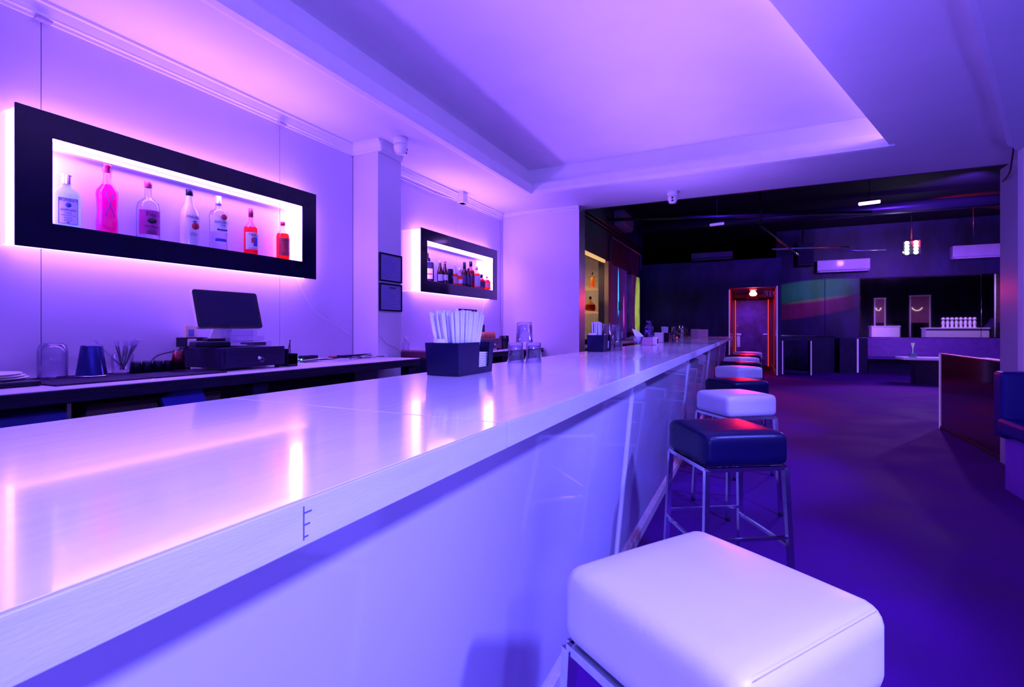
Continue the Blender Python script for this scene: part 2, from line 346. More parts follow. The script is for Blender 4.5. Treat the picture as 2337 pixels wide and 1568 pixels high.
# block with the red doorway
BY = 14.8
bk = MB()
bk.box(-4, -.557, BY, BY+.12, 0, 3.1); bk.box(.58, .68, BY, BY+.12, 0, 3.1); bk.box(-.557, .58, BY, BY+.12, 2.34, 3.1)
bk.box(.60, .68, BY+.12, YK, 0, 3.1); bk.box(-.66, -.58, BY+.12, 18.8, 0, 3.1); bk.box(-4, .68, BY+.12, YK, 3.0, 3.1)
struct(bk.build('wall_block', DWALL))
REDW = mat('red_painted_plywood', (.14, .03, .05), .45, var=.4, scale=3, stretch=(1, 1, .2), coat=.2)
st = struct(MB().box(.56, .598, BY+.12, 18.7, 0, 2.34).box(-.577, -.55, BY+.12, 18.7, 0, 2.34).box(-.57, .6, BY+.12, 18.7, 2.40, 2.44).box(-.6, .65, 18.7, 18.78, 0, 2.6).build('wall_alcove', REDW))
struct(MB().box(.545, .56, BY+.3, 18.6, 0, .13).build('baseboard_right', mat('pale_skirting', (.7, .6, .45), .5)))
wall('trim_9', STRIPW, .57, .60, BY-.012, BY, 0.02, 2.36)
wall('trim_10', STRIPW, -.577, -.547, BY-.012, BY, 0.02, 2.30)
door = struct(MB().box(-.5, .46, 18.62, 18.69, 0.02, 2.2).build('door_1', mat('scuffed_steel_door', (.09, .06, .26), .45, metal=.1, var=.6, scale=3, bump=.1), None, .004))
MB().box(-.53, -.505, 18.55, 18.6, 0, 2.22).box(.465, .49, 18.55, 18.6, 0, 2.22).build('door_strip', STRIPR, door)
MB().box(-.55, .55, 18.55, 18.62, 2.2, 2.28).build('door_head', BLACKM, door)
MB().box(-.47, -.37, 18.58, 18.62, .62, 1.0).build('lock_plate', ALU, door, .003)
MB().box(-.48, -.34, 18.56, 18.62, 1.02, 1.09).box(.32, .45, 18.56, 18.62, 1.04, 1.08).build('push_bar', ALU, door, .003)
MB().lathe([(0, -.02), (.03, -.02), (.035, 0)], 16, M=Matrix.Translation((-.42, 18.6, 1.36)) @ Matrix.Rotation(R(90), 4, 'X')).build('lock_knob', ALU, door)

# ------------------------------------------------------------------ bar counter
XF, XB, ZK = -.37, -1.08, 1.063
bar = thing('bar_counter', 'long white bar counter with glossy stone top running away beside the stools', 'bar counter', (0, 0, 0))
cuts = [-2.2, .751, 3.75, 6.72]
for a, b in zip(cuts, cuts[1:]):
    MB().box(XB, XF-.006, a+.0012, b-.0012, ZK-.038, ZK).build('countertop_slab', COUNTER, bar, .0015)
    MB().box(XF-.006, XF, a+.0012, b-.0012, ZK-.042, ZK+.0005).build('slab_edge', FASC, bar, .0012)
MB().prism([(XF, 6.722), (XF, 10.4), (-1.25, 10.4), (-1.0, 6.722)], ZK-.04, ZK).build('countertop_slab', COUNTER, bar, .0015)
MB().prism([(XF, 10.402), (XF, 12.2), (-1.62, 12.2), (-1.5, 10.402)], ZK-.04, ZK+.004).build('countertop_slab', COUNTER, bar, .0015)
mk = MB(); mk.box(XF, XF+.0004, .3285, .3300, 1.027, 1.058)
for k in range(3): mk.box(XF, XF+.0004, .3300, .3345+.002*k, 1.029+.011*k, 1.0305+.011*k)
mk.build('pen_mark', mat('pen_mark', (.10, .09, .35), .6), bar)
# leaning glossy front panels with metal joint strips
xt, xb_, zt_, zb_ = -.515, -.600, .985, .06
def px(z): return xb_+(xt-xb_)*(z-zb_)/(zt_-zb_)
js = [-2.2, 0, 2.40, 4.72, 7.15, 9.6, 11.75]
for a, b in zip(js, js[1:]):
    vs = []
    for y in (a+.012, b-.012):
        vs += [(px(zb_), y, zb_), (px(zt_)+.008, y, zt_+.04), (px(zt_)-.02, y, zt_+.04), (px(zb_)-.03, y, zb_)]
    MB().add(vs, [(0, 1, 2, 3)[::-1], (4, 5, 6, 7), (0, 4, 5, 1)[::-1], (1, 5, 6, 2)[::-1], (2, 6, 7, 3)[::-1], (3, 7, 4, 0)[::-1]]).build('front_panel', ACRYL, bar)
for y in js[1:]:
    M = MB(); vs = []
    for yy in (y-.016, y-.003): vs += [(px(zb_)+.008, yy, zb_), (px(zt_)+.014, yy, zt_+.03), (px(zt_)-.01, yy, zt_+.03), (px(zb_)-.01, yy, zb_)]
    for k in (0, 1):
        dy = .018*k
        M.add([(q[0], q[1]+dy, q[2]) for q in vs], [(3, 2, 1, 0), (4, 5, 6, 7), (1, 5, 4, 0), (2, 6, 5, 1), (3, 7, 6, 2), (0, 4, 7, 3)])
    M.build('joint_strip', TRIMM, bar)
MB().box(-.64, -.583, -2.2, 11.9, 0, .06).build('kick_board', KICK, bar, .003)
MB().box(-1.0, -.63, -2.2, 11.9, 0, ZK-.04).build('bar_carcass', BLACKM, bar)
MB().box(-.640, -.590, -2.2, 11.9, ZK-.056, ZK-.041).build('under_trim', FASC, bar)

# ------------------------------------------------------------------ back bar
ZB, XBB = 1.0, -2.30
def backbar(name, label, y0, y1, posts, top=WTOP):
    t = thing(name, label, 'counter', (0, 0, 0))
    MB().box(XW+.001, XBB, y0, y1, ZB-.02, ZB).build('worktop', top, t, .002)
    MB().box(XBB-.028, XBB+.004, y0, y1, ZB-.055, ZB-.021).build('front_board', DARKW, t, .004)
    MB().box(XBB-.03, XBB+.006, y0, y1, ZB-.018, ZB-.004).build('chipped_edge', DARKW, t, .003)
    for y in posts: MB().box(XBB-.09, XBB-.03, y, y+.09, 0, ZB-.021).build('post', DARKW, t, .004)
    MB().box(XW+.001, XBB-.06, y0, y1, .30, .33).build('lower_shelf', DARKW, t)
    MB().box(XW+.001, XW+.02, y0, y1, .0, ZB-.03).build('back_board', BLACKM, t)
    return t
backbar('back_counter', 'long back counter with white top and dark timber front under the big bottle display', -2.4, 3.15, (-1.3, .1, 1.75, 3.05))
backbar('back_counter', 'far back counter with white top and dark wood front under the small bottle display', 3.62, 5.66, (3.63, 5.5))
CARD = mat('cardboard', (.10, .05, .06), .8, var=.2)
b1 = thing('storage_crate', 'blue plastic crate with pale metal corner stored under the back counter', 'crate', (-2.62, .72, .33))
MB().box(-.2, .2, -.28, .3, 0, .575).build('body', mat('blue_plastic', (.04, .03, .32), .5, var=.2), b1, .008)
MB().tube([(.205, .29, 0), (.205, .29, .60)], .007, square=True).build('corner_bar', ALU, b1)
b2 = thing('cardboard_box', 'brown cardboard box with dark hand hole under the back counter', 'box', (-2.6, 1.35, .33))
MB().box(-.2, .16, -.27, .3, 0, .58).build('body', CARD, b2, .004)
MB().box(.161, .164, .0, .09, .50, .56).build('hand_hole', BLACKM, b2)
tag(MB().box(-.01, .01, -.09, .09, 0, .3, Matrix.Rotation(R(20), 4, 'X')).build('folder', mat('blue_card', (.04, .03, .45), .5), None, .001, loc=(-2.39, 1.52, .66)), 'tilted blue folder leaning in front of the cardboard box under the counter', 'folder')
jg = thing('storage_jar', 'wide lidded glass jar standing under the near end of the back counter', 'jar', (-2.36, .30, .60))
MB().lathe([(.0, 0), (.10, 0), (.125, .03), (.125, .19), (.09, .25), (.088, .27)], 28).build('body', glassy('smoky_glass', (.5, .45, .7), (.2, .15, .4)), jg)
MB().lathe([(.0, .27), (.095, .27), (.095, .30), (.02, .31), (.018, .34), (0, .34)], 28).build('lid', mat('jar_lid', (.3, .2, .35), .3), jg)
tag(MB().box(-.2, .26, -.2, .21, 0, .27).build('shelf_bin', BLACKP, None, .01, loc=(-2.52, .22, .33)), 'low black bin under the near end of the back counter, below the jar', 'bin')

# ------------------------------------------------------------------ illuminated bottle displays
XD = -2.76
def display(name, label, y0, y1, i0, i1, fm, group):
    z0, z1, k0, k1 = 1.571, 2.168, 1.684, 2.058
    t = thing(name, label, 'display case', (0, 0, 0), 0, group)
    m = MB(); th = .010
    def ring(a0, a1, b0, b1, c0, c1, d0, d1, xa, xb):     # outer y/z, inner y/z
        for (p, q, r_, s_) in ((a0, a1, d1, b1), (a0, a1, b0, d0), (a0, c0, d0, d1), (c1, a1, d0, d1)): m.box(xa, xb, p, q, r_, s_)
    # one solid picture-frame ring
    o = [(y0, z0), (y1, z0), (y1, z1), (y0, z1)]; i = [(i0, k0), (i1, k0), (i1, k1), (i0, k1)]
    vs = [(XD, *p) for p in o]+[(XD, *p) for p in i]+[(XD-th, *p) for p in o]+[(XD-th, *p) for p in i]
    fs = []
    for k in range(4):
        n = (k+1) % 4
        fs += [(k, n, 4+n, 4+k), (8+k, 12+k, 12+n, 8+n), (k, 8+k, 8+n, n), (4+k, 4+n, 12+n, 12+k)]
    m.add(vs, fs); m.build('frame', fm, t, .003)
    x0, x1 = XW+.001, XD-th
    g = .012
    s = MB(); s.box(x0, x1, y0+g, y0+g+.004, z0+g, z1-g).box(x0, x1, y1-g-.004, y1-g, z0+g, z1-g).box(x0, x1, y0+g, y1-g, z1-g-.004, z1-g).box(x0, x1, y0+g, y1-g, z0+g, z0+g+.004)
    s.build('light_diffuser', LEDS, t)
    s = MB(); s.box(x0, x1, i0-.012, i0-.004, k0, k1+.01).box(x0, x1, i1+.004, i1+.012, k0, k1+.01).box(x0+.04, x1, i0, i1, k1+.006, k1+.012)
    s.build('inner_light', LEDM, t)
    MB().box(x0, x1, i0-.012, i1+.012, k0-.012, k0-.0005).build('shelf', WTOP, t)
    MB().box(x0, x0+.035, i0, i1, k1-.022, k1-.016).build('upper_rail', WPL, t)
    return t
display('bottle_display', 'big wall display with wide black frame and seven bottles above the register', .975, 2.567, 1.10, 2.449, BLACKG, 'backlit bottle displays')
PURF = mat('violet_gloss_frame', (.015, .008, .03), .12, coat=.5, var=.2)
display('bottle_display', 'small wall display with dark frame and crowded bottles beyond the column', 3.80, 5.33, 3.90, 5.225, PURF, 'backlit bottle displays')

XBT = -2.815; ZSH = 1.6845
def arc_label(parent, r, z0, z1, m, half=50, name='paper_label', sy=1, sx=1):
    return MB().lathe([(r, z0), (r, z1)], 12, a0=R(-half), a1=R(half), cap=False, sx=sx, sy=sy).build(name, m, parent)
def bottle(name, label, y, prof, capprof, glass, liquid=None, lz=None, x=XBT, z=ZSH, rz=-18, sx=1, sy=1, capm=BLACKP, group='bottles in the big display', n=24, square=False):
    t = thing(name, label, 'bottle', (x, y, z), R(rz), group)
    if square:
        a = MB()
        # rounded-rectangular cross-section
        k = 24; vs = []; fs = []
        for r_, zz in prof:
            for j in range(k):
                th = 2*PI*j/k; c_, s_ = math.cos(th), math.sin(th); e = .35 if r_ > .02 else 1
                vs.append((math.copysign(abs(c_)**e, c_)*r_*sx, math.copysign(abs(s_)**e, s_)*r_*sy, zz))
        for i in range(len(prof)-1):
            for j in range(k): fs.append((i*k+j, i*k+(j+1) % k, (i+1)*k+(j+1) % k, (i+1)*k+j))
        fs.append(tuple(range(k))[::-1]); a.add(vs, fs, True); a.build('glass_body', glass, t)
        if liquid:
            vs2 = [(v[0]*.9, v[1]*.93, max(.006, v[2])) for v in vs if v[2] <= lz]; rows = len(vs2)//k
            fs2 = [(i*k+j, i*k+(j+1) % k, (i+1)*k+(j+1) % k, (i+1)*k+j) for i in range(rows-1) for j in range(k)]
            fs2 += [tuple(range(k))[::-1], tuple(range((rows-1)*k, rows*k))]
            MB().add(vs2, fs2, True).build('liquid', liquid, t)
    else:
        MB().lathe(prof, n, sx=sx, sy=sy, cap=False).build('glass_body', glass, t)
        if liquid:
            pr = [(0, .007)]+[(max(.003, r_*.92), max(.007, zz)) for r_, zz in prof if zz <= lz]+[]
            MB().lathe(pr+[(0, pr[-1][1])], n, sx=sx, sy=sy).build('liquid', liquid, t)
    MB().lathe(capprof, 16).build('cap', capm, t)
    return t
def liq(n, c): return mat(n, c, .15, var=.03, coat=.5)
PINK = mat('pink_liquor', (1, .03, .35), .3, var=.02, emit=None); 
def liqg(n, c, e):   # light-carrying coloured spirit
    m = bpy.data.materials.new(n); m.use_nodes = True; N = m.node_tree.nodes; L = m.node_tree.links; N.remove(N['Principled BSDF'])
    d = N.new('ShaderNodeBsdfDiffuse'); d.inputs[0].default_value = (*c, 1)
    t = N.new('ShaderNodeBsdfTranslucent'); t.inputs[0].default_value = (*c, 1)
    s = N.new('ShaderNodeMixShader'); s.inputs[0].default_value = .6; L.new(d.outputs[0], s.inputs[1]); L.new(t.outputs[0], s.inputs[2])
    tr_ = N.new('ShaderNodeBsdfTransparent'); tr_.inputs[0].default_value = (*c, 1)
    s2_ = N.new('ShaderNodeMixShader'); s2_.inputs[0].default_value = e; L.new(s.outputs[0], s2_.inputs[1]); L.new(tr_.outputs[0], s2_.inputs[2])
    nz = N.new('ShaderNodeTexNoise'); nz.inputs['Scale'].default_value = 4
    L.new(s2_.outputs[0], N['Material Output'].inputs[0]); return m
LPINK = liqg('pink_spirit', (1, .01, .45), .1); LRED = liqg('cinnamon_spirit', (1, .10, .006), .3); LAMB = liqg('spiced_rum', (1, .03, .06), .3)
LAMBD = liqg('dark_amber', (.55, .05, .05), .4); LBLUE = liqg('pale_blue_glass', (.55, .75, 1), .5)
# 1 square pale-blue gin bottle
g = bottle('gin_bottle', 'pale blue square gin bottle with arched label, leftmost in the big display', 1.168,
    [(.040, 0), (.043, .004), (.043, .145), (.038, .16), (.017, .183), (.016, .205)], [(.0, .196), (.0165, .196), (.0165, .232), (.020, .234), (.020, .24), (0, .24)],
    LBLUE, sx=.85, sy=1.12, square=True, capm=mat('silver_cap', (.45, .45, .55), .3, .6), rz=-10)
MB().box(.0375, .0385, -.032, .032, .012, .125).build('paper_label', ink('label_white', (.75, .75, .85)), g)
MB().box(.0380, .0388, -.034, .034, .010, .012).box(.0380, .0388, -.034, -.032, .010, .125).box(.0380, .0388, .032, .034, .010, .125).box(.0380, .0388, -.034, .034, .125, .127).build('label_border', INKB, g)
text('BOMBAY', .0165, g, INKB, (.0392, 0, .117)); text('SAPPHIRE', .0135, g, INKB, (.0392, 0, .073))
MB().lathe([(.0, 0), (.011, 0), (.011, .001), (0, .001)], 10, M=Matrix.Translation((.0388, 0, .096)) @ Matrix.Rotation(R(90), 4, 'Y')).build('emblem', INKB, g)
for k, s_ in enumerate(('Distilled', 'LONDON DRY GIN', 'Imported', 'IMPORTED')):
    text(s_, .0075 if k % 2 == 0 else .006, g, INKB, (.0392, 0, .060-.011*k))
MB().box(.0378, .0392, -.004, .004, .015, .02).build('small_print', INKB, g)
MB().tube([(.021, 0, .236), (.021, 0, .206), (.018, 0, .196)], .006, 6).build('neck_tag', INKW, g)
# 2 pink bottle
g = bottle('pink_vodka_bottle', 'tall bottle of hot pink liquor marked with a large X', 1.33,
    [(0, 0), (.042, 0), (.043, .05), (.039, .10), (.042, .15), (.044, .19), (.042, .205), (.022, .235), (.0155, .26), (.0155, .30), (.019, .30), (.019, .325)],
    [(0, .295), (.011, .295), (.011, .322), (.0145, .322), (.0145, .333), (0, .333)], glassy('frosted_pink', (1, .75, .95), (1, .3, .8)), LPINK, .236, capm=mat('pink_cap', (.8, .03, .15), .4), rz=-12)
for dy in (-1, 1):
    MB().tube([(.047, .015*dy, .19), (.046, 0, .135), (.047, -.017*dy, .075)], [.002, .0013, .002], 6).build('lettering', INKB, g)
for k in range(6): text('RUMBLE SPIRIT'[0:0] or '- - - -', .008, g, INKW, (.0475, 0, .064-.007*k))
# 3 corked round bottle, red-violet label
g = bottle('handmade_vodka_bottle', 'round clear bottle with script label and pink stopper, third in the big display', 1.512,
    [(0, 0), (.049, 0), (.051, .006), (.051, .155), (.046, .185), (.028, .205), (.0155, .215), (.0145, .225), (.0145, .265), (.018, .268), (.018, .276)],
    [(0, .268), (.015, .268), (.015, .276), (.0175, .280), (.0175, .30), (0, .30)], GLASSD, None, capm=mat('pink_cork', (.75, .08, .2), .4), rz=-12)
arc_label(g, .0518, .02, .145, mat('magenta_label', (.50, .03, .35), .6), 62)
text("Tito's", .031, g, INKK, (.0535, .004, .122), bend=.0535, shear=.25); text('Handmade', .0165, g, INKK, (.0535, .004, .062), bend=.0535, shear=.25)
text('VODKA', .009, g, INKK, (.0535, .004, .048), bend=.0535)
MB().lathe([(.0, 0), (.021, 0), (.021, .001), (0, .001)], 16, sx=.65, M=Matrix.Translation((.0525, .002, .091)) @ Matrix.Rotation(R(90), 4, 'Y')).build('emblem', INKK, g)
for k in range(5): MB().box(.0522, .0530, -.022, .022, .024+.004*k, .0252+.004*k).build('small_print', INKK, g)
# 4 white coconut bottle
WB = mat('opal_white_glass', (.88, .82, .9), .2, coat=.5)
g = bottle('coconut_rum_bottle', 'opaque white bottle with black cap and palm emblem, fourth in the display', 1.722,
    [(0, 0), (.044, 0), (.046, .006), (.047, .16), (.043, .185), (.025, .225), (.017, .262), (.016, .283)],
    [(0, .275), (.017, .275), (.0175, .311), (0, .311)], WB, rz=-8)
text('MALIBU', .022, g, INKK, (.0495, .006, .152), bend=.0495)
MB().lathe([(0, 0), (.019, 0), (.019, .0012), (0, .0012)], 18, M=Matrix.Translation((.0475, .01, .105)) @ Matrix.Rotation(R(90), 4, 'Y')).build('sun_emblem', INKR, g)
for a in range(6): MB().tube([(.0498, .006, .128), (.0498, .006+.014*math.cos(a*PI/5), .128+.009*math.sin(a*PI/5)-.001)], [.0018, .0006], 4).build('palm_leaf', INKK, g)
MB().tube([(.0498, .006, .128), (.0498, .009, .093)], .001, 4).build('palm_trunk', INKK, g)
for k in range(3): MB().box(.0476, .0486, -.016, .02, .066-.007*k, .0675-.007*k).build('small_print', INKK, g)
# 5 white rum with bat roundel
g = bottle('white_rum_bottle', 'clear bottle with white label and dark round emblem, fifth in the display', 1.89,
    [(0, 0), (.045, 0), (.046, .005), (.043, .07), (.046, .13), (.048, .20), (.043, .222), (.022, .235), (.0165, .245), (.0165, .27)],
    [(0, .262), (.0165, .262), (.0165, .274), (.0155, .275), (.0155, .315), (0, .315)], GLASSD, None, capm=mat('pale_cap', (.65, .6, .75), .3, .3), rz=-14)
arc_label(g, .0488, .10, .195, ink('label_white2', (.78, .78, .88)), 78)
text('BACARDI', .0215, g, INKK, (.0515, .008, .156), bend=.0515); text('SUPERIOR', .009, g, INKK, (.0515, .012, .138), bend=.0515)
MB().lathe([(0, 0), (.016, 0), (.016, .0012), (0, .0012)], 18, M=Matrix.Translation((.0495, .012, .188)) @ Matrix.Rotation(R(90), 4, 'Y')).build('emblem', INKR, g)
for k in range(5): MB().lathe([(0, 0), (.0055, 0), (.0055, .001), (0, .001)], 8, M=Matrix.Translation((.050, -.02+.011*k, .112)) @ Matrix.Rotation(R(90), 4, 'Y')).build('medal', INKB if k % 2 else INKK, g)
arc_label(g, .0465, .045, .062, INKB, 40, 'lower_band')
# 6 spiced rum
g = bottle('spiced_rum_bottle', 'slim bottle of red rum with white picture label and red cap', 2.10,
    [(0, 0), (.040, 0), (.041, .006), (.042, .155), (.040, .17), (.022, .192), (.0145, .21), (.0145, .25)],
    [(0, .236), (.0145, .236), (.0145, .288), (0, .288)], glassy('rosy_glass', (1, .7, .8), (.9, .2, .35)), LAMB, .17, capm=mat('red_cap', (.35, .02, .08), .35), rz=-18)
arc_label(g, .0427, .03, .135, ink('label_white3', (.78, .76, .85)), 62)
text('Captain', .0165, g, INKK, (.0445, -.002, .124), bend=.0445); text('MORGAN', .012, g, INKK, (.0445, .014, .113), bend=.0445); text('SPICED RUM', .0105, g, INKR, (.0445, 0, .036), bend=.0445)
MB().box(.0436, .0444, .0, .022, .05, .105).build('label_art', INKB, g); MB().box(.0440, .0447, -.012, .006, .07, .1).build('label_art', INKR, g)
# 7 cinnamon whisky
g = bottle('cinnamon_whisky_bottle', 'short bottle of bright orange-red whisky, rightmost in the big display', 2.335,
    [(0, 0), (.042, 0), (.043, .006), (.043, .15), (.039, .17), (.020, .192), (.0145, .20), (.0145, .235)],
    [(0, .226), (.0155, .226), (.0155, .25), (0, .25)], glassy('amber_glass', (1, .75, .5), (.9, .3, .1)), LRED, .185, capm=mat('red_cap2', (.5, .02, .05), .35), rz=-18)
arc_label(g, .0437, .02, .14, ink('label_red', (.50, .035, .06)), 60)
text('FIREBALL', .0145, g, INKK, (.0455, .004, .122), bend=.0455); text('CINNAMON WHISKY', .0065, g, INKK, (.0455, .004, .036), bend=.0455)
MB().tube([(.0445, -.012, .105), (.0448, .006, .095), (.0445, -.006, .075), (.0448, .012, .06)], .0013, 5).build('swirl_mark', INKK, g)

# 13 pieces of the small display
GR2 = 'bottles in the small display'
BROWN = glassy('brown_glass', (.35, .10, .08), (.08, .02, .04)); DARKG = mat('dark_green_glass', (.02, .012, .05), .12, coat=.6)
def b2(name, label, u, prof, cap, glass, liquid=None, lz=None, capm=BLACKP, lab=None, labz=(.03, .1), sy=1, dx=0, half=60, **k):
    x = XBT+dx; d = 1.1098*abs(x)*F/(1717-u); y = (d+.4338*x)/.9010
    r_ = max(p[0] for p in prof if p[1] < labz[1]) if lab else 0
    t = bottle(name, label, y, prof, cap, glass, liquid, lz, x=x, rz=-38, capm=capm, group=GR2, sy=sy, **k)
    if lab: arc_label(t, r_+.0008, labz[0], labz[1], lab, half, sy=sy)
    return t
LW = ink('label_pale', (.7, .7, .85)); LK = ink('label_dark', (.04, .03, .12)); LR = ink('label_rose', (.6, .3, .4))
def std(h, r, nr=.014, sh=.55, neck=.72):
    return [(0, 0), (r*.96, 0), (r, .005), (r, h*sh), (r*.9, h*(sh+.05)), (nr*1.3, h*neck), (nr, h*(neck+.05)), (nr, h*.93)]
def cp(h, nr=.0145, l=.05): return [(0, h-l), (nr, h-l), (nr, h), (0, h)]
def at2(u): return u
b2('clear_bottle', 'thin clear bottle half hidden by the frame, far left of the small display', 975, std(.27, .02), cp(.27), GLASSD, lab=LW)
q = b2('herbal_liqueur_bottle', 'square dark green bottle with pale label at the left of the small display', 987.5, [(.042, 0), (.044, .005), (.044, .17), (.038, .185), (.017, .19), (.016, .215)], cp(.225, .019, .035), DARKG, square=True, capm=BLACKM, sy=1.15, rz2=0) if False else None
t = bottle('herbal_liqueur_bottle', 'square dark green bottle with pale label at the left of the small display', 3.99, [(.042, 0), (.044, .005), (.044, .17), (.038, .185), (.017, .19), (.016, .215)], cp(.225, .019, .035), DARKG, square=True, rz=-35, sx=.9, sy=1.1, group=GR2)
MB().box(.0405, .0415, -.03, .03, .02, .12).build('paper_label', LW, t); MB().box(.0412, .042, -.026, .026, .06, .072).build('label_band', INKR, t)
b2('dark_beer_bottle', 'dark beer bottle with big white round label in the small display', 1004.5, std(.215, .030, .012, .5, .75), cp(.22, .0145, .012), BROWN, LAMBD, .14, lab=LW, labz=(.02, .085), capm=INKW)
b2('brown_beer_bottle', 'brown beer bottle with pale label and red cap in the small display', 1015.5, std(.215, .030, .012, .5, .75), cp(.22, .0145, .012), BROWN, LAMBD, .14, lab=LW, labz=(.03, .085), capm=INKR, dx=.02)
t = thing('drink_can', 'black slim drink can among the bottles of the small display', 'can', (XBT+.01, 0, ZSH), 0, GR2)
d_ = 1.1098*abs(XBT)*F/(1717-1026); t.location.y = (d_+.4338*XBT)/.901
MB().lathe([(0, 0), (.026, 0), (.03, .006), (.03, .145), (.026, .155), (.026, .158), (0, .156)], 20).build('can_body', BLACKG, t)
arc_label(t, .0305, .06, .09, INKB, 30, 'printed_band')
b2('orange_soda_bottle', 'clear bottle of orange drink with empty neck in the small display', 1038.5, std(.215, .030, .012, .5, .75), cp(.215, .013, .006), GLASSD, LRED, .13, lab=LR, labz=(.02, .09), capm=WPL)
b2('small_amber_bottle', 'small amber bottle with white label in the small display', 1049.5, std(.185, .030), cp(.185, .014, .04), GLASSD, LRED, .11, lab=LW, labz=(.02, .065), capm=WPL, dx=.025)
b2('bourbon_bottle', 'black-topped bottle with dark label in the middle of the small display', 1060, std(.262, .036), cp(.265, .0165, .075), BROWN, LAMBD, .18, lab=LK, labz=(.03, .12))
b2('square_whisky_bottle', 'tall square whisky bottle with dark label in the small display', 1069, std(.20, .034), cp(.20, .013, .03), BROWN, LAMBD, .12, lab=LK, labz=(.02, .11), dx=.03)
b2('blended_whisky_bottle', 'tallest red-brown bottle with slanted dark label in the small display', 1074.5, std(.285, .043, .015, .6, .72), cp(.29, .0175, .055), glassy('rose_glass', (.9, .4, .4), (.5, .08, .1)), LAMBD, .20, lab=LK, labz=(.08, .13))
b2('bourbon_bottle', 'red bottle with tall white label right of the tallest bottle', 1088, std(.25, .040, .014, .62, .74), cp(.25, .013, .04), GLASSD, LRED, .17, lab=LW, labz=(.02, .14), capm=mat('pale_cap2', (.6, .5, .65), .4))
b2('cognac_bottle', 'squat dark cognac flask with black cap, second from right in the small display', 1099, [(0, 0), (.042, 0), (.046, .01), (.044, .09), (.03, .115), (.014, .13), (.013, .15)], cp(.17, .016, .04), glassy('amber_glass3', (.9, .35, .3), (.4, .06, .08)), LAMBD, .115, lab=LK, labz=(.02, .085), half=40)
b2('red_flask_bottle', 'bright red rounded flask bottle, rightmost in the small display', 1111, [(0, 0), (.044, 0), (.048, .01), (.047, .09), (.03, .118), (.014, .132), (.013, .15)], cp(.165, .015, .03), glassy('amber_glass4', (1, .5, .4), (.8, .12, .1)), LRED, .118, lab=LR, labz=(.03, .08), half=35, capm=WPL)

# ------------------------------------------------------------------ stools
ZST, ZSB, HS = .790, .650, .185
def stool(vm, label, loc, rz, first=None, hero=False):
    if first: return dup(first, loc, rz, label)
    t = thing('bar_stool', label, 'stool', loc, rz, 'square bar stools along the counter')
    c = MB().rbox(.372, .372, ZST-ZSB, .033, (0, 0, (ZST+ZSB)/2), 10, .010); c.build('seat_cushion', vm, t)
    if hero:
        for o_ in (-.006, .006):
            pts = []
            for k in range(25):
                y = -.152+.304*k/24
                pts.append((.172+o_*1.2, y, ZST-.0050-.00*y))
            s_ = MB().tube(pts, .0007, 5).build('stitching', mat('thread', (.55, .55, .62), .8), t)
    fr = MB(); q = HS-.012
    for a, b in (((-q, -q), (q, -q)), ((q, -q), (q, q)), ((q, q), (-q, q)), ((-q, q), (-q, -q))): fr.tube([(*a, ZSB-.008), (*b, ZSB-.008)], .0085, square=True)
    fr.build('seat_frame', CHROME, t)
    for sx in (-1, 1):
        for sy in (-1, 1):
            top = Vector((sx*q, sy*q, ZSB-.01)); bot = Vector((sx*(q+.022), sy*(q+.022), .02))
            l = MB().tube([top, bot], .0105, square=True).build('leg', CHROME, t)
            MB().lathe([(0, 0), (.014, 0), (.014, .028), (0, .028)], 8, c=(bot.x, bot.y, 0)).build('rubber_foot', RUBBER, l)
    for (s0, s1, z) in (((-1, -1), (1, -1), .355), ((1, 1), (-1, 1), .355), ((1, -1), (1, 1), .318), ((-1, 1), (-1, -1), .318)):
        k = q+.022*(ZSB-z)/ZSB
        MB().tube([(s0[0]*k, s0[1]*k, z), (s1[0]*k, s1[1]*k, z)], .0062, square=True).build('foot_rail', CHROME, t)
    return t
sw = stool(VW, 'large white bar stool in the foreground, nearest the camera', (-.06, .914, 0), R(-34), hero=True)
sw3 = stool(VW, 'white bar stool directly behind the nearest black stool', (-.107, 3.742, 0), R(38))
sb = stool(VB, 'nearest black bar stool, between the two nearest white stools', (-.1135, 2.431, 0), R(32))
stool(VB, 'black bar stool tucked directly behind the second white stool', (-.125, 4.70, 0), R(44), sb)
stool(VW, 'third white bar stool from the front, red glow on the far part of its top', (-.145, 6.35, 0), R(47), sw3)
stool(VB, 'third black bar stool from the front, beyond the third white stool', (-.15, 7.30, 0), R(43), sb)
stool(VW, 'fourth white bar stool from the front, between two dark stools far along the bar', (-.15, 8.45, 0), R(41), sw3)
stool(VB, 'farthest black bar stool, just before the last white stool', (-.12, 9.4, 0), R(45), sb)
stool(VW, 'farthest white bar stool by the end of the counter near the red doorway', (-.08, 10.5, 0), R(36), sw3)

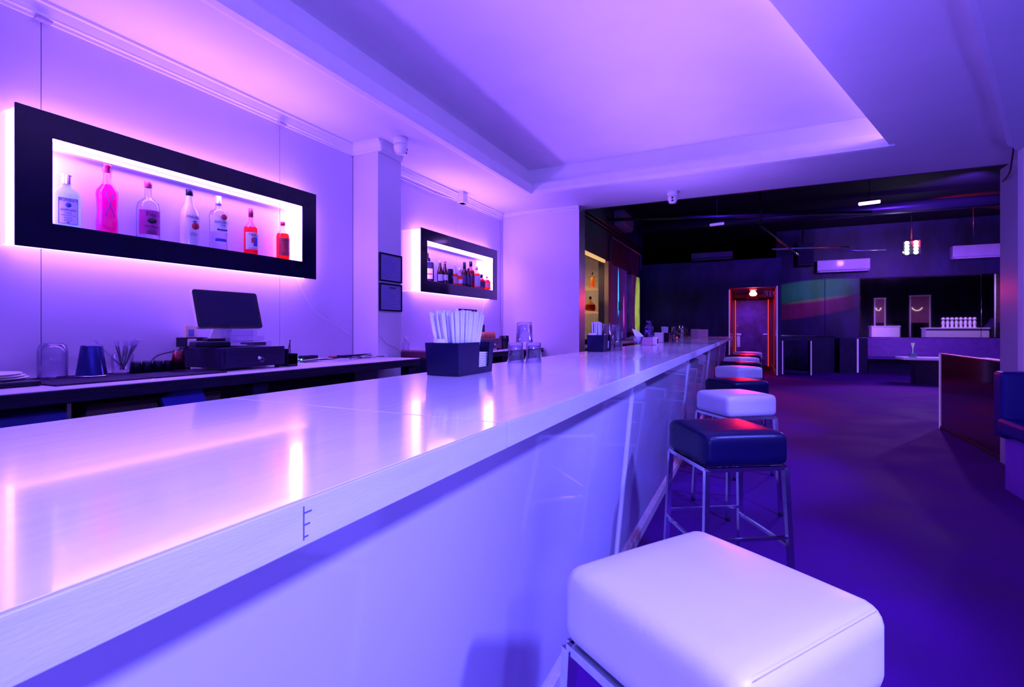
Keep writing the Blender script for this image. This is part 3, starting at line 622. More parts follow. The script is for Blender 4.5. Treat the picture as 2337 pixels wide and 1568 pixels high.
# ------------------------------------------------------------------ things on the bar counter
NAVY = mat('navy_black_plastic', (.005, .004, .035), .3, spec=.25, var=.1)
def caddy(label, x0, x1, y0, y1, h, group='black straw and napkin caddies on the bar'):
    t = thing('bar_caddy', label, 'caddy', ((x0+x1)/2, (y0+y1)/2, ZK), 0, group)
    hx, hy = (x1-x0)/2, (y1-y0)/2; b = .94; th = .003
    def side(p, q):       # tapered wall strip between two top corners
        (ax, ay), (bx, by) = p, q
        return [(ax*b, ay*b, .001), (bx*b, by*b, .001), (bx, by, h), (ax, ay, h)]
    cs = [(-hx, -hy), (hx, -hy), (hx, hy), (-hx, hy)]
    M = MB()
    for k in range(4):
        if k == 1: continue
        o = side(cs[k], cs[(k+1) % 4]); i = [(v[0]*(1-th/hx), v[1]*(1-th/hy), v[2]) for v in o]
        M.add(o+i, [(0, 1, 2, 3), (7, 6, 5, 4), (3, 2, 6, 7)])
    # bar-side wall with the napkin slot
    def P(y, z, off=0):
        s_ = b+(1-b)*z/h; return (hx*s_-off, y*s_, max(z, .001))
    c0, c1, cz = .15*hy, .72*hy, .022
    for off in (0, th):
        M.add([P(-hy, 0, off), P(c0, 0, off), P(c0, h, off), P(-hy, h, off)], [(0, 1, 2, 3)] if not off else [(3, 2, 1, 0)])
        M.add([P(c1, 0, off), P(hy, 0, off), P(hy, h, off), P(c1, h, off)], [(0, 1, 2, 3)] if not off else [(3, 2, 1, 0)])
        M.add([P(c0, 0, off), P(c1, 0, off), P(c1, cz, off), P(c0, cz, off)], [(0, 1, 2, 3)] if not off else [(3, 2, 1, 0)])
    M.add([(cs[k][0]*b, cs[k][1]*b, .001) for k in range(4)], [(3, 2, 1, 0)])
    M.build('tray', NAVY, t)
    MB().box(-hx*.9, hx*.9, -.002, .002, .003, h*.9).build('divider', NAVY, t)
    return t
c1 = caddy('nearest black plastic caddy, crammed with a fan of pale straws', -1.005, -.872, 1.405, 1.655, .112)
c2_ = caddy('middle black caddy holding straws beside a glass stack, near the steel jamb', -1.052, -.93, 3.40, 3.61, .118)
c3 = caddy('farthest black caddy of straws, beyond the dark shaker', -1.06, -.945, 6.52, 6.72, .115)
def napkins(lab, x, y, n, hh):
    m = MB()
    for k in range(n): m.box(-.05, .05, -.045, .045, .004+k*.006, .008+k*.006)
    return tag(m.build('napkin_stack', PAPER, loc=(x, y, ZK)), lab, 'napkins')
napkins('stack of dark-edged napkins seen through the slot of the nearest caddy', -.935, 1.59, 12, .08)
napkins('stack of napkins seen through the slot of the middle caddy', -.99, 3.55, 12, .08)
def straws(n, cx, cy, wx, wy, ht, spread, label, group, lean=0, z0=ZK+.004):
    base = None
    for i in range(n):
        fx = (-1, .1, -.4, .8)[i % 4]+random.uniform(-.2, .2); fy = -1+2*i/(n-1)+random.uniform(-.02, .02)
        L = ht*random.uniform(.97, 1.02)
        if base is None:
            o = MB().tube([(0, 0, 0), (0, 0, ht)], .0048, 7).build('straw', STRAWM); base = o
            tag(o, label, 'straw', group)
        else:
            o = base.copy(); COL.objects.link(o)
        o.location = (cx+fx*wx, cy+fy*wy, z0)
        dirv = Vector((fx*spread*.35, fy*spread+lean, 1)).normalized()
        o.rotation_euler = dirv.to_track_quat('Z', 'Y').to_euler(); o.scale = (1, 1, L/ht)
straws(128, -.938, 1.52, .028, .064, .218, .22, 'pale paper straw in the fan of straws standing in the nearest black caddy', 'straws in the nearest caddy', lean=.0)
straws(26, -1.00, 3.475, .022, .032, .205, .04, 'pale straw in the upright bundle standing in the middle black caddy', 'straws in the middle caddy')
straws(16, -1.01, 6.62, .02, .055, .19, .15, 'pale straw in the small bundle standing in the farthest caddy', 'straws in the farthest caddy')
def cup(label, x, y, r, h, z=ZK, m=None, name='paper_cup'):
    return tag(MB().lathe([(0, 0), (r*.85, 0), (r, h), (r*.9, h), (r*.78, .006), (0, .006)], 24).build(name, m or WPL, loc=(x, y, z)), label, 'cup')
cup('white round cup sticking out behind the straws of the nearest caddy', -.963, 1.447, .030, .122, ZK+.003)
cup('white round cup in the left of the middle black caddy', -1.02, 3.44, .03, .128, ZK+.003)
tag(MB().rbox(.02, .07, .19, .008, (0, 0, .1)).build('card_reader', BLACKP, loc=(-1.03, 3.50, ZK+.004)), 'dark handheld reader upright behind the straws of the middle caddy', 'card reader')
# rocks glasses
def glass_prof(h, r0, r1, th=.004, base=.016):
    return [(0, 0), (r0, 0), (r0+.001, .003), (r1, h-.001), (r1-th*.5, h), (r1-th, h-.001), (r0-th, base), (r0*.5, base-.003), (0, base-.004)]
def rocks(label, x, y, z=ZK, h=.095, r0=.034, r1=.040, inv=True, m=ROCK, group=None, name='rocks_glass', n=28):
    b = MB().lathe(glass_prof(h, r0, r1), n)
    if inv: b.v = [(v[0], -v[1], h-v[2]+.0005) for v in b.v]
    return tag(b.build(name, m, loc=(x, y, z)), label, 'glass', group)
gs = 'upturned glasses by the nearest caddy'
rocks('upturned thick glass at the bottom left of the near glass stack', -1.006, 2.13, group=gs)
rocks('upturned thick glass at the bottom right of the near glass stack', -.938, 2.185, group=gs)
rocks('upturned thick glass on top of the near glass stack', -.972, 2.157, ZK+.0965, group=gs)
rocks('lower upturned glass of the stack beside the middle caddy', -.90, 3.66, group='glasses by the middle caddy')
rocks('upper glass of the stack beside the middle caddy', -.90, 3.66, ZK+.0965, group='glasses by the middle caddy')
rocks('upturned glass behind the middle caddy, left of the stack', -1.0, 3.76, ZK, .1, group='glasses by the middle caddy')
rocks('upturned glass on top behind the middle caddy, left of the stack', -1.0, 3.76, ZK+.101, .1, group='glasses by the middle caddy')
rocks('open short glass holding a folded white napkin', -1.01, 4.95, ZK, .088, .036, .044, False)
nk = MB(); nk.add([(0, .0, .012), (-.05, -.04, .165), (.045, .035, .095), (.0, .03, .14), (-.01, .0, .16)], [(0, 2, 1), (0, 1, 3), (0, 3, 2), (1, 2, 3)])
tag(nk.build('folded_napkin', PAPER, loc=(-1.01, 4.95, ZK)), 'white napkin folded to a point standing in the short glass', 'napkin')
sh = thing('cocktail_shaker', 'dark metal cocktail shaker with stepped cap standing on the bar', 'shaker', (-1.03, 5.62, ZK))
SHM = mat('dark_steel', (.10, .06, .22), .22, .8, var=.1)
MB().lathe([(0, 0), (.036, 0), (.05, .10), (.052, .15), (.050, .155)], 28).build('body', SHM, sh)
MB().lathe([(.051, .155), (.048, .18), (.030, .205), (.027, .21), (.027, .215)], 28).build('strainer_top', SHM, sh)
MB().lathe([(.029, .212), (.028, .25), (.024, .254), (0, .254)], 28).build('cap', SHM, sh)
sb_ = thing('salt_box', 'pink box with pale rounded end and dark window, in front of the shaker', 'box', (-.955, 5.10, ZK))
MB().box(-.06, .06, -.05, .05, .001, .078).build('body', mat('pink_box', (.55, .25, .4), .5), sb_, .004)
MB().rbox(.05, .07, .082, .012, (.085, -.01, .0415)).build('end_block', mat('pale_plastic', (.7, .55, .7), .4), sb_)
MB().box(.088, .1112, -.04, .02, .015, .068).build('window', SCREEN, sb_, .003)
tag(MB().box(-.05, .05, -.045, .045, .001, .12).build('napkin_holder', WPL, None, .006, loc=(-1.03, 6.3, ZK)), 'white napkin box between the shaker and the farthest caddy', 'napkin holder')
for k in range(2): rocks(['lower','upper'][k]+' glass of the stack to the right of the farthest caddy', -.89, 6.60, ZK+.1*k, .099, .03, .038, group='glasses by the farthest caddy')
# far end of the counter
tin = mat('steel_tin', (.6, .7, .75), .22, .9)
for k in range(2):
    tt = tag(MB().lathe([(0, .14), (.034, .14), (.045, 0), (.04, 0), (0, .1)], 24).build('mixing_tin', tin, loc=(-1.16, 9.45, ZK+.1*k)), ['lower','upper'][k]+' shiny mixing tin of the upturned pair near the far counter end', 'mixing tin', 'mixing tins')
for k, (x, y, z) in enumerate(((-1.12, 9.75, 0), (-1.03, 9.95, 0), (-1.12, 9.75, .1))):
    rocks(['left lower glass', 'right lower glass', 'top glass'][k]+' of the group between the steel tins and the clear box', x, y, ZK+z, .099, .034, .042, group='glasses near the far counter end')
FRO = mat('frosted_acrylic', (.85, .62, .85), .3, var=.1, trans=.25)
tag(MB().box(-.07, .07, -.03, .05, .001, .165).build('acrylic_box', FRO, None, .004, loc=(-.95, 9.75, ZK)), 'tall frosted clear holder beside the far glass group', 'holder')
tag(MB().box(-.085, .085, -.05, .05, .001, .155).build('acrylic_box', FRO, None, .004, loc=(-.92, 11.2, ZK+.004)), 'frosted pink-lit holder standing alone near the counter end', 'holder')

# ------------------------------------------------------------------ things on the back counter
def mon(label, x, y0, y1, z0, hgt, tilt, group):
    t = thing('point_of_sale_screen', label, 'monitor', (x, (y0+y1)/2, 0), 0, group)
    w_ = (y1-y0)/2
    M = Matrix.Translation((0, 0, z0)) @ Matrix.Rotation(-tilt, 4, 'Y')
    def rb(th0, th1, w2, a, b, r, m, name):
        poly = []
        for cx, cz, s in ((w2-r, b-r, 0), (-w2+r, b-r, 90), (-w2+r, a+r, 180), (w2-r, a+r, 270)):
            for k in range(5): poly.append((cx+r*math.cos(R(s+22.5*k)), cz+r*math.sin(R(s+22.5*k))))
        n = len(poly); vs = [M @ Vector((th0, p, q)) for p, q in poly]+[M @ Vector((th1, p, q)) for p, q in poly]
        MB().add(vs, [tuple(range(n))[::-1], tuple(range(n, 2*n))]+[(i, (i+1) % n, n+(i+1) % n, n+i) for i in range(n)]).build(name, m, t)
    rb(-.022, -.003, w_, 0, hgt, .014, WPL, 'back_shell'); rb(-.003, .001, w_-.001, .001, hgt-.001, .013, BLACKG, 'bezel'); rb(.001, .0015, w_-.018, .018, hgt-.014, .002, SCREEN, 'screen')
    MB().add([(-.03, -.05, z0+.09), (-.03, .05, z0+.09), (-.13, .06, 1.135), (-.13, -.06, 1.135), (-.042, -.05, z0+.09), (-.042, .05, z0+.09), (-.142, .06, 1.135), (-.142, -.06, 1.135)],
        [(0, 1, 2, 3), (7, 6, 5, 4), (0, 4, 5, 1), (1, 5, 6, 2), (2, 6, 7, 3), (3, 7, 4, 0)]).build('stand_leg', WPL, t)
    MB().box(-.16, .02, -.075, .075, 1.128, 1.136).build('stand_base', WPL, t, .002)
    return t
mon('near touch screen register with black bezel below the big display', -2.60, 1.637, 2.017, 1.228, .214, R(15.7), 'register screens')
mon('far touch screen register half hidden behind the fanned straws', -2.60, 4.28, 4.66, 1.225, .214, R(15.7), 'register screens')
def drawer(label, y0, y1, m, group):
    t = thing('cash_drawer', label, 'cash drawer', (-2.66, (y0+y1)/2, ZB), 0, group); w_ = (y1-y0)/2
    MB().box(-.18, .165, -w_, w_, .016, .122).build('body', m, t, .003)
    MB().box(.165, .180, -w_, w_, .014, .124).build('front_bezel', m, t, .004)
    d = MB().box(.180, .185, -w_+.018, w_-.018, .028, .112).build('drawer_front', m, t, .002)
    MB().box(.185, .1858, -w_+.05, -.03, .070, .075).box(.185, .1858, .035, w_-.04, .070, .075).build('slot', BLACKM, d)
    MB().lathe([(0, 0), (.011, 0), (.011, .006), (.007, .008), (.007, .012), (0, .012)], 14, M=Matrix.Translation((.185, .02, .062)) @ Matrix.Rotation(R(90), 4, 'Y')).build('lock', CHROME, d)
    pts = [(.199, .03+.011*math.cos(k*PI/8), .052+.011*math.sin(k*PI/8)) for k in range(17)]
    MB().tube(pts, .0009, 5).build('key_ring', CHROME, d)
    for sx in (-.15, .15):
        for sy in (-w_+.03, w_-.03): MB().lathe([(0, 0), (.013, 0), (.013, .018), (0, .018)], 12, c=(sx, sy, 0)).build('foot', RUBBER, t)
    return t
DRW = mat('dark_steel_case', (.012, .006, .05), .4, 0, spec=.25, var=.1)
drawer('near black cash drawer with keys hanging in its lock', 1.68, 2.07, DRW, 'cash drawers')
drawer('far purplish cash drawer beyond the column', 4.50, 4.89, mat('plum_case', (.12, .04, .09), .45, var=.1), 'cash drawers')
ZD = ZB+.125
ct = thing('card_terminal', 'black card terminal lying on the left of the near cash drawer', 'card reader', (-2.60, 1.70, ZD), R(-12))
MB().rbox(.10, .17, .032, .010, (0, 0, .017)).build('body', BLACKP, ct); MB().rbox(.07, .09, .016, .005, (-.005, .02, .04)).build('printer_lid', BLACKG, ct)
MB().box(-.02, .03, -.07, -.03, .0331, .0345).build('keypad', mat('keypad', (.1, .1, .25), .4), ct)
ac = thing('acrylic_organizer', 'clear stepped acrylic organizer on the near cash drawer under the screen', 'organizer', (-2.55, 1.88, ZD))
ACL = glassy('clear_acrylic', (.92, .9, .98), (.5, .4, .7), 1.6)
for k in range(3): MB().box(-.07+.0, .07-.045*k, -.10+.012*k, .10-.012*k, .03*k+.001, .03*(k+1)).build('step', ACL, ac, .002)
MB().box(-.075, -.07, -.105, .09, 0, .13).box(-.07, .0, -.105, -.101, 0, .12).build('side_plate', ACL, ac, .001)
ho = thing('pen_holder', 'black mesh pen holder right of the near cash drawer', 'holder', (-2.52, 2.125, ZB))
MB().box(-.035, .04, -.035, -.031, .004, .105).box(-.035, .04, .033, .037, .004, .075).box(-.035, .04, -.035, .037, .001, .005).box(-.037, -.033, -.035, .037, .004, .1).build('frame', BLACKP, ho)
MB().box(.036, .038, -.03, .033, .004, .07).build('mesh_front', glassy('mesh', (.3, .2, .5), (.2, .1, .4)), ho)
for k, (x, y, a) in enumerate(((-.01, -.01, 8), (.005, .015, -12))):
    tag(MB().tube([(0, 0, 0), (math.sin(R(a))*.14, .02, .15)], .003, 6).build('pen', BLACKP, loc=(-2.52+x, 2.125+y, ZB+.006)), ['left','right'][k]+' pen standing in the black mesh holder', 'pen')
nh = thing('note_holder', 'small cream picture block on a black riser behind the near card terminal', 'picture block', (-2.79, 1.715, ZD))
MB().box(-.04, .05, -.055, .06, .045, .051).box(-.04, .05, -.055, -.050, 0, .045).box(-.04, .05, .055, .06, 0, .045).build('riser', BLACKP, nh)
MB().box(-.005, .015, -.035, .025, .052, .115, ).build('block', mat('cream_card', (.80, .62, .45), .6), nh, .001)
MB().box(.015, .017, -.022, .008, .058, .095).build('picture', ink('picture_blue', (.15, .18, .6)), nh)
tag(MB().box(-.03, .03, -.05, .08, 0, .02).build('clipboard_stack', BLACKP, None, .004, loc=(-2.68, 2.0, ZD)), 'dark leaning pad on the right of the near cash drawer', 'pad')
# pink cups
CUPR = glassy('rose_cup', (1, .45, .62), (.9, .15, .4))
for k in range(5):
    tag(MB().lathe([(.032, 0), (.024, .075), (0, .075)], 20).build('plastic_cup', CUPR if k != 1 else BLACKG, loc=(-2.645, 1.562, ZB+.008+.0085*k)), (['bottom', '', 'third', 'fourth', 'top'][k]+' pink plastic cup in the upturned stack left of the cash drawer, counted upwards' if k != 1 else 'black plastic cup in the upturned pink stack left of the cash drawer'), 'cup', 'pink cups left of the drawer')
for k in range(7):
    y = 1.375+.025*k; x = -2.70 if k % 2 == 0 else -2.745
    tag(MB().lathe([(.026, 0), (.020, .052), (.017, .055), (0, .055)], 20).build('shot_cup', BLACKG, loc=(x, y+.02, ZB+.008)), ['leftmost', 'second', 'third', 'middle', 'fifth', 'sixth', 'rightmost'][k]+' small upturned black cup from the left, between straw glass and pink cups', 'cup', 'small black cups')
tumb = thing('shaker_tin', 'tall upturned navy shaker tin on the black mat', 'shaker', (-2.70, 1.215, ZB+.008))
MB().lathe([(.058, 0), (.0575, .004), (.040, .135), (.038, .140), (0, .141)], 32).build('body', mat('navy_metal', (.03, .03, .22), .18, .7), tumb)
MB().lathe([(.0585, .0), (.0595, .002), (.0585, .005)], 32).build('rim', CHROME, tumb)
tag(MB().lathe([(.050, 0), (.052, .004), (.052, .118), (.045, .145), (.030, .152), (0, .150), (0, .144), (.028, .146), (.048, .115), (.048, .0)], 36).build('glass_jar', GLASSD, loc=(-2.775, 1.105, ZB+.008)), 'large upturned clear glass jar at the left of the navy shaker tin', 'jar')
sg = rocks('square-looking clear glass holding loose wrapped straws', -2.775, 1.375, ZB+.008, .09, .040, .046, False, GLASSD, name='straw_glass')
WRAP = mat('black_straw', (.05, .04, .10), .3, var=.2); WRP = glassy('clear_wrapper', (.9, .87, .97), (.6, .5, .85), 1.2)
for k in range(14):
    fx = random.uniform(-1, 1); fy = (-1.7, -.5, -.3, -.15, .2, .3, .4, .5, .55, .6, .7, .8, .95, 1.3)[k]
    t = thing('wrapped_straw', 'wrapped dark straw in the loose bunch standing in the clear glass', 'straw', (-2.775+fx*.012, 1.375+fy*-.005, ZB+.024), 0, 'wrapped straws in the glass')
    MB().tube([(0, 0, 0), (0, 0, .135)], .003, 6).build('tube', WRAP if k % 3 else STRAWM, t)
    MB().tube([(0, 0, .0), (0, 0, .15), (.001, .003, .165)], [.0042, .0045, .006], 6).build('wrapper', WRP, t)
    t.rotation_euler = Vector((fx*.15, fy*.5, 1)).normalized().to_track_quat('Z', 'Y').to_euler(); t.scale = (1, 1, .8+.2*abs(fy))
tag(MB().box(XW+.03, -2.415, .97, 1.315, 0, .007).build('bar_mat', RUBBER, None, .002, loc=(0, 0, ZB)), 'near black rubber mat under the glass jar and shaker tin', 'mat', 'bar mats')
tag(MB().box(XW+.03, -2.41, 1.322, 1.665, 0, .007).build('bar_mat', RUBBER, None, .002, loc=(0, 0, ZB)), 'far black rubber mat under the small black cups', 'mat', 'bar mats')
tag(MB().box(-2.84, -2.50, .45, .962, 0, .022).build('serving_tray', BLACKP, None, .006, loc=(0, 0, ZB)), 'black tray with white lids at the left end of the back counter', 'tray')
for k in range(3):
    tag(MB().lathe([(0, 0), (.13, 0), (.14, .004), (.14, .008), (.125, .009), (0, .007)], 32).build('plate', WPL, loc=(-2.70+.012*k, .85-.015*k, ZB+.023+.0095*k)), ['bottom','middle','top'][k]+' white plate on the black tray at the left edge', 'plate', 'plates on the tray')
# cables and adapters
def cable(name, label, pts, r=.003, m=BLACKP, n=6):
    P_ = [Vector(p) for p in pts]; out = []
    for i in range(len(P_)-1):
        p0, p1, p2, p3 = P_[max(i-1, 0)], P_[i], P_[i+1], P_[min(i+2, len(P_)-1)]
        for k in range(6):
            t_ = k/6; out.append(.5*((2*p1)+(-p0+p2)*t_+(2*p0-5*p1+4*p2-p3)*t_*t_+(-p0+3*p1-3*p2+p3)*t_**3))
    out.append(P_[-1])
    return tag(MB().tube(out, r, n).build(name, m), label, 'cable')
cable('power_cable', 'black cable arching from the cash drawer to the small black cups', [(-2.68, 1.43, ZB+.03), (-2.72, 1.50, ZB+.085), (-2.75, 1.60, ZB+.105), (-2.74, 1.68, ZB+.13)], .0035)
cable('light_wire', 'thin white wire hanging from the big display along the wall', [(XW+.012, 2.50, 1.575), (XW+.012, 2.55, 1.48), (XW+.012, 2.66, 1.35), (XW+.012, 2.86, 1.25), (XW+.012, 3.02, 1.17)], .0022, WPL)
cable('light_wire', 'dark thin wire crossing the column side down to the counter', [(-2.618, 3.06, 1.17), (-2.618, 3.16, 1.10), (-2.618, 3.28, 1.06), (-2.618, 3.33, 1.0)], .0018, KICK)
cable('light_wire', 'white wire dangling below the right corner of the small display', [(XW+.012, 5.22, 1.57), (XW+.012, 5.16, 1.40), (XW+.012, 5.24, 1.25), (XW+.02, 5.26, 1.02)], .002, WPL)
for k in range(6):
    a = [(-2.62+random.uniform(-.1, .1), 2.25+.13*j+random.uniform(-.03, .03), ZB+.008+random.uniform(0, .018)) for j in range(7)]
    cable('power_cable', ['black cable looping nearest the power adapter', 'white cable crossing the cable tangle', 'dark cable at the back of the tangle', 'white cable along the front of the tangle', 'black cable looped toward the column', 'thick dark cable of the tangle near the column'][k], a, .0032, WPL if k % 2 else BLACKP)
ad = thing('power_adapter', 'black power adapter brick with green light on the back counter', 'adapter', (-2.70, 2.44, ZB))
MB().box(-.03, .03, -.055, .06, .002, .045).build('body', BLACKP, ad, .004)
MB().lathe([(0, 0), (.004, 0), (.004, .003), (0, .003)], 8, M=Matrix.Translation((0, -.055, .02)) @ Matrix.Rotation(R(90), 4, 'X')).build('status_light', mat('green_light', (.1, 1, .5), .4, emit=(.05, 1, .5), es=30), ad)
tag(MB().box(-.025, .025, -.02, .02, .002, .03).build('plug', mat('red_plug', (.4, .02, .05), .4), None, .004, loc=(-2.70, 2.66, ZB)), 'small red plug among the cables on the back counter', 'plug')
tag(MB().box(-.03, .03, -.16, .16, .002, .03).build('power_strip', BLACKP, None, .005, loc=(-2.72, 2.90, ZB)), 'black power strip under the cables near the column', 'power strip')
# far back counter items
fb = thing('ice_bin', 'black speed rack with cloths between the column and far counter', 'rack', (-2.55, 3.48, 0))
MB().box(-.3, .22, -.12, .1, .5, .98).build('body', BLACKP, fb, .006)
MB().box(-.3, .2, -.11, .09, .98, 1.04).build('folded_cloth', mat('maroon_cloth', (.12, .02, .07), .8, bump=.3), fb, .01)
tag(MB().box(-.004, .004, -.05, .05, 0, .20, Matrix.Rotation(R(-35), 4, 'X')).build('tablet', BLACKG, loc=(-2.35, 3.44, 1.0)), 'dark slim tablet leaning on the black rack beyond the column', 'tablet')
sp = thing('soap_bottle', 'clear pump bottle behind the rack beyond the column', 'bottle', (-2.72, 3.52, 1.04))
MB().lathe([(0, 0), (.028, 0), (.03, .06), (.012, .075), (.012, .085)], 18).build('body', GLASSD, sp); MB().lathe([(.014, .085), (.014, .1), (.005, .105), (.005, .13), (0, .13)], 12).build('pump', WPL, sp)
for k in range(6):
    tag(MB().lathe([(.028, 0), (.020, .07), (0, .07)], 16).build('plastic_cup', mat('orange_cup_%d' % k, (1, .30, .18), .4) if k == 0 else bpy.data.materials['orange_cup_0'], loc=(-2.56, 4.62+.045*k, ZD)), ['leftmost', 'second', 'third', 'fourth', 'fifth', 'rightmost'][k]+' small upturned orange cup from the left on the far cash drawer', 'cup', 'orange cups')
for j, (y, m_, w_) in enumerate(((4.97, BLACKG, 'first dark cup stack right of the far cash drawer'), (5.09, BLACKG, 'second dark cup stack right of the far cash drawer'))):
    for k in range(4): tag(MB().lathe([(.032, 0), (.026, .09), (0, .09)], 16).build('plastic_cup', m_, loc=(-2.52, y, ZB+.001+.02*k)), ['bottom', 'second', 'third', 'top'][k]+' black cup in the '+w_, 'cup', 'dark cups stack %s' % ('one', 'two')[j])
tag(MB().box(-.04, .04, -.05, .05, 0, .15).build('straw_box', BLACKP, None, .004, loc=(-2.75, 4.88, ZD)), 'dark upright box behind the orange cups', 'box')
# ------------------------------------------------------------------ fixtures of the white room
DOC = mat('certificate_paper', (.20, .18, .42), .45, coat=.3)
for k, (z0, z1, lab) in enumerate(((1.60, 1.825, 'upper framed certificate on the side of the column'), (1.366, 1.587, 'lower framed certificate on the side of the column'))):
    t = thing('certificate_frame', lab, 'frame', (-2.624, 3.195, 0), 0, 'framed certificates')
    MB().box(0, .014, -.137, -.125, z0, z1).box(0, .014, .125, .137, z0, z1).box(0, .014, -.125, .125, z0, z0+.012).box(0, .014, -.125, .125, z1-.012, z1).build('frame_border', BLACKG, t, .001)
    MB().box(0, .008, -.125, .125, z0+.012, z1-.012).build('sheet', DOC, t)
    for j in range(12):
        z = z1-.045-.0135*j
        if z < z0+.02: break
        MB().box(.008, .0085, -.115+random.uniform(0, .02), random.uniform(-.01, .1), z, z+.003).build('print_line', INKB, t)
    if k: MB().box(.008, .0086, -.02, .06, z1-.038, z1-.028).build('heading_bar', INKK, t)
def dome(label, loc, rz):
    t = thing('security_camera', label, 'security camera', loc, rz, 'dome cameras')
    MB().lathe([(0, 0), (.052, 0), (.055, -.008), (.055, -.045), (.052, -.05)], 28).build('mount', WPL, t)
    MB().lathe([(.052, -.05), (.050, -.085), (.042, -.110), (.034, -.125), (0, -.128)], 28).build('eyeball', WPL, t)
    for z in (-.078, -.104): MB().lathe([(0, 0), (.011, 0), (.011, .004), (0, .004)], 12, M=Matrix.Translation((.0, -.0495 if z > -.09 else -.044, z)) @ Matrix.Rotation(R(75), 4, 'X')).build('lens', BLACKG, t)
    return t
dome('white dome camera hanging from the ceiling beside the column', at(914, 315, ZC), R(150))
dome('white dome camera with two lenses hanging above the dark opening', at(1535, 437, ZC), R(5))
jb = thing('junction_box', 'white conduit box on the cornice above the small display', 'junction box', (XW+.045, 4.60, 2.57))
MB().box(0, .07, -.045, .045, 0, .12).build('box', TRIMM, jb, .003)
MB().box(-.002, .074, -.05, .05, 0, .02).build('lower_lip', TRIMM, jb, .003)
for k in range(3):
    cable('ceiling_cable', ['upper thin cable along the cornice above the small display', 'middle thin cable along the cornice above the small display', 'lower thin cable along the cornice above the small display'][k], [(XW+.035, 3.36, 2.60-.012*k), (XW+.04, 3.8, 2.595-.010*k), (XW+.05, 4.2, 2.58-.008*k+.008), (XW+.05, 4.56, 2.60)], .0035, KICK if k == 1 else TRIMM)
cable('corner_cable', 'thin vertical cable down the corner beyond the small display', [(XW+.02, YP-.012, 2.62), (XW+.015, YP-.012, 2.2), (XW+.02, YP-.012, 1.6), (XW+.015, YP-.012, 1.1)], .004, KICK)
cable('ceiling_cable', 'cable under the ceiling edge of the end wall', [(XW+.06, YP-.02, 2.63), (-2.5, YP-.02, 2.645), (-2.1, YP-.02, 2.655), (-1.9, YP-.02, 2.66)], .004, TRIMM)
cable('ceiling_cable', 'loose cable curling at the top of the right pillar', [at(2290, 381, 2.5)[0:2]+(2.56,), (2.02, 5.75, 2.58), (2.0, 5.5, 2.63), (1.95, 5.3, 2.64)] if False else [(2.04, 6.0, 2.56), (2.0, 5.75, 2.57), (1.93, 5.5, 2.62), (1.87, 5.30, 2.66)], .006, BLACKP)
# ------------------------------------------------------------------ right side
pn = thing('low_partition', 'low dark glossy partition with red top edge at the right', 'partition', (0, 0, 0))
MB().box(2.09, 2.13, 6.09, 7.84, .02, .915).build('panel', mat('smoked_panel', (.035, .010, .02), .08, coat=.6, var=.3), pn, .003)
MB().box(2.08, 2.14, 6.09, 7.85, .915, .927).build('top_rail', mat('red_top_rail', (.5, .1, .12), .3), pn, .002)
MB().box(2.08, 2.14, 7.84, 7.86, 0, .927).build('end_strip', STRIPW, pn)
MB().box(2.085, 2.14, 6.09, 7.84, 0, .03).build('foot_rail', BLACKM, pn)
be = thing('booth_bench', 'blue upholstered bench with high back cut off by the right edge', 'bench', (0, 0, 0))
VBL = mat('blue_vinyl', (.010, .006, .14), .45, spec=.2, var=.1, bump=.05)
MB().rbox(1.5, .16, .50, .03, (2.42, YB-.12, .655)).build('backrest', VBL, be)
MB().rbox(1.5, .46, .12, .03, (2.40, YB-.40, .50)).build('seat', VBL, be)
MB().box(1.74, 3.1, YB-.55, YB-.05, 0, .44).build('base', mat('violet_painted_base', (.28, .05, .6), .6), be, .004)
# dark room furniture
DP = mat('dark_panel', (.02, .016, .05), .4, var=.3, bump=.1)
ht = thing('high_table', 'tall dark high-top table with pale strips beside the red doorway', 'table', (1.1, 15.5, 0))
MB().box(-.42, .42, -.32, .32, 1.04, 1.075).build('table_top', mat('glossy_dark_top', (.06, .04, .12), .12, coat=.5), ht, .003)
MB().box(-.40, .36, -.30, .30, .93, 1.04).build('apron', DP, ht)
for sx in (-.36, .30):
    l = MB().box(sx-.04, sx+.04, -.28, .28, 0, .93).build('leg', DP, ht)
    MB().box(sx-.02, sx+.005, -.292, -.281, .02, .92).build('edge_strip', STRIPW, l)
tp = thing('dark_podium', 'plain dark waist-high podium right of the high table', 'podium', (1.80, 16.9, 0))
MB().box(-.25, .3, -.2, .2, 0, 1.02).build('body', DP, tp, .004); MB().box(-.28, .33, -.23, .23, 1.02, 1.05).build('top', DP, tp)
VPUR = mat('violet_vinyl', (.20, .10, .32), .45, var=.12, bump=.05)
bs = thing('booth_sofa', 'long violet upholstered booth against the mirrored back wall', 'sofa', (0, 0, 0))
MB().add([(2.85, 17.2, .52), (7.2, 17.2, .52), (7.2, 17.5, .97), (2.7, 17.5, .97), (2.85, 17.5, .42), (7.2, 17.5, .42), (7.2, 17.7, .99), (2.7, 17.7, .99)], [(0, 1, 2, 3), (7, 6, 5, 4), (0, 4, 5, 1), (3, 2, 6, 7), (0, 3, 7, 4), (1, 5, 6, 2)]).build('backrest', VPUR, bs)
MB().box(2.85, 7.2, 16.6, 17.3, .40, .52).build('seat', VPUR, bs, .02)
MB().box(2.9, 7.2, 16.75, 17.7, 0, .40).build('base', DP, bs)
MB().box(2.2, 2.85, 16.55, 17.7, 0, .98).build('end_panel', DP, bs, .004)
MB().box(2.60, 2.64, 16.53, 16.549, .03, .96).build('edge_strip', STRIPW, bs)
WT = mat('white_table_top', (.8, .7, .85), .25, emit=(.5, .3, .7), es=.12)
tb = thing('low_table', 'low table with white top in front of the violet booth', 'table', (3.75, 14.0, 0))
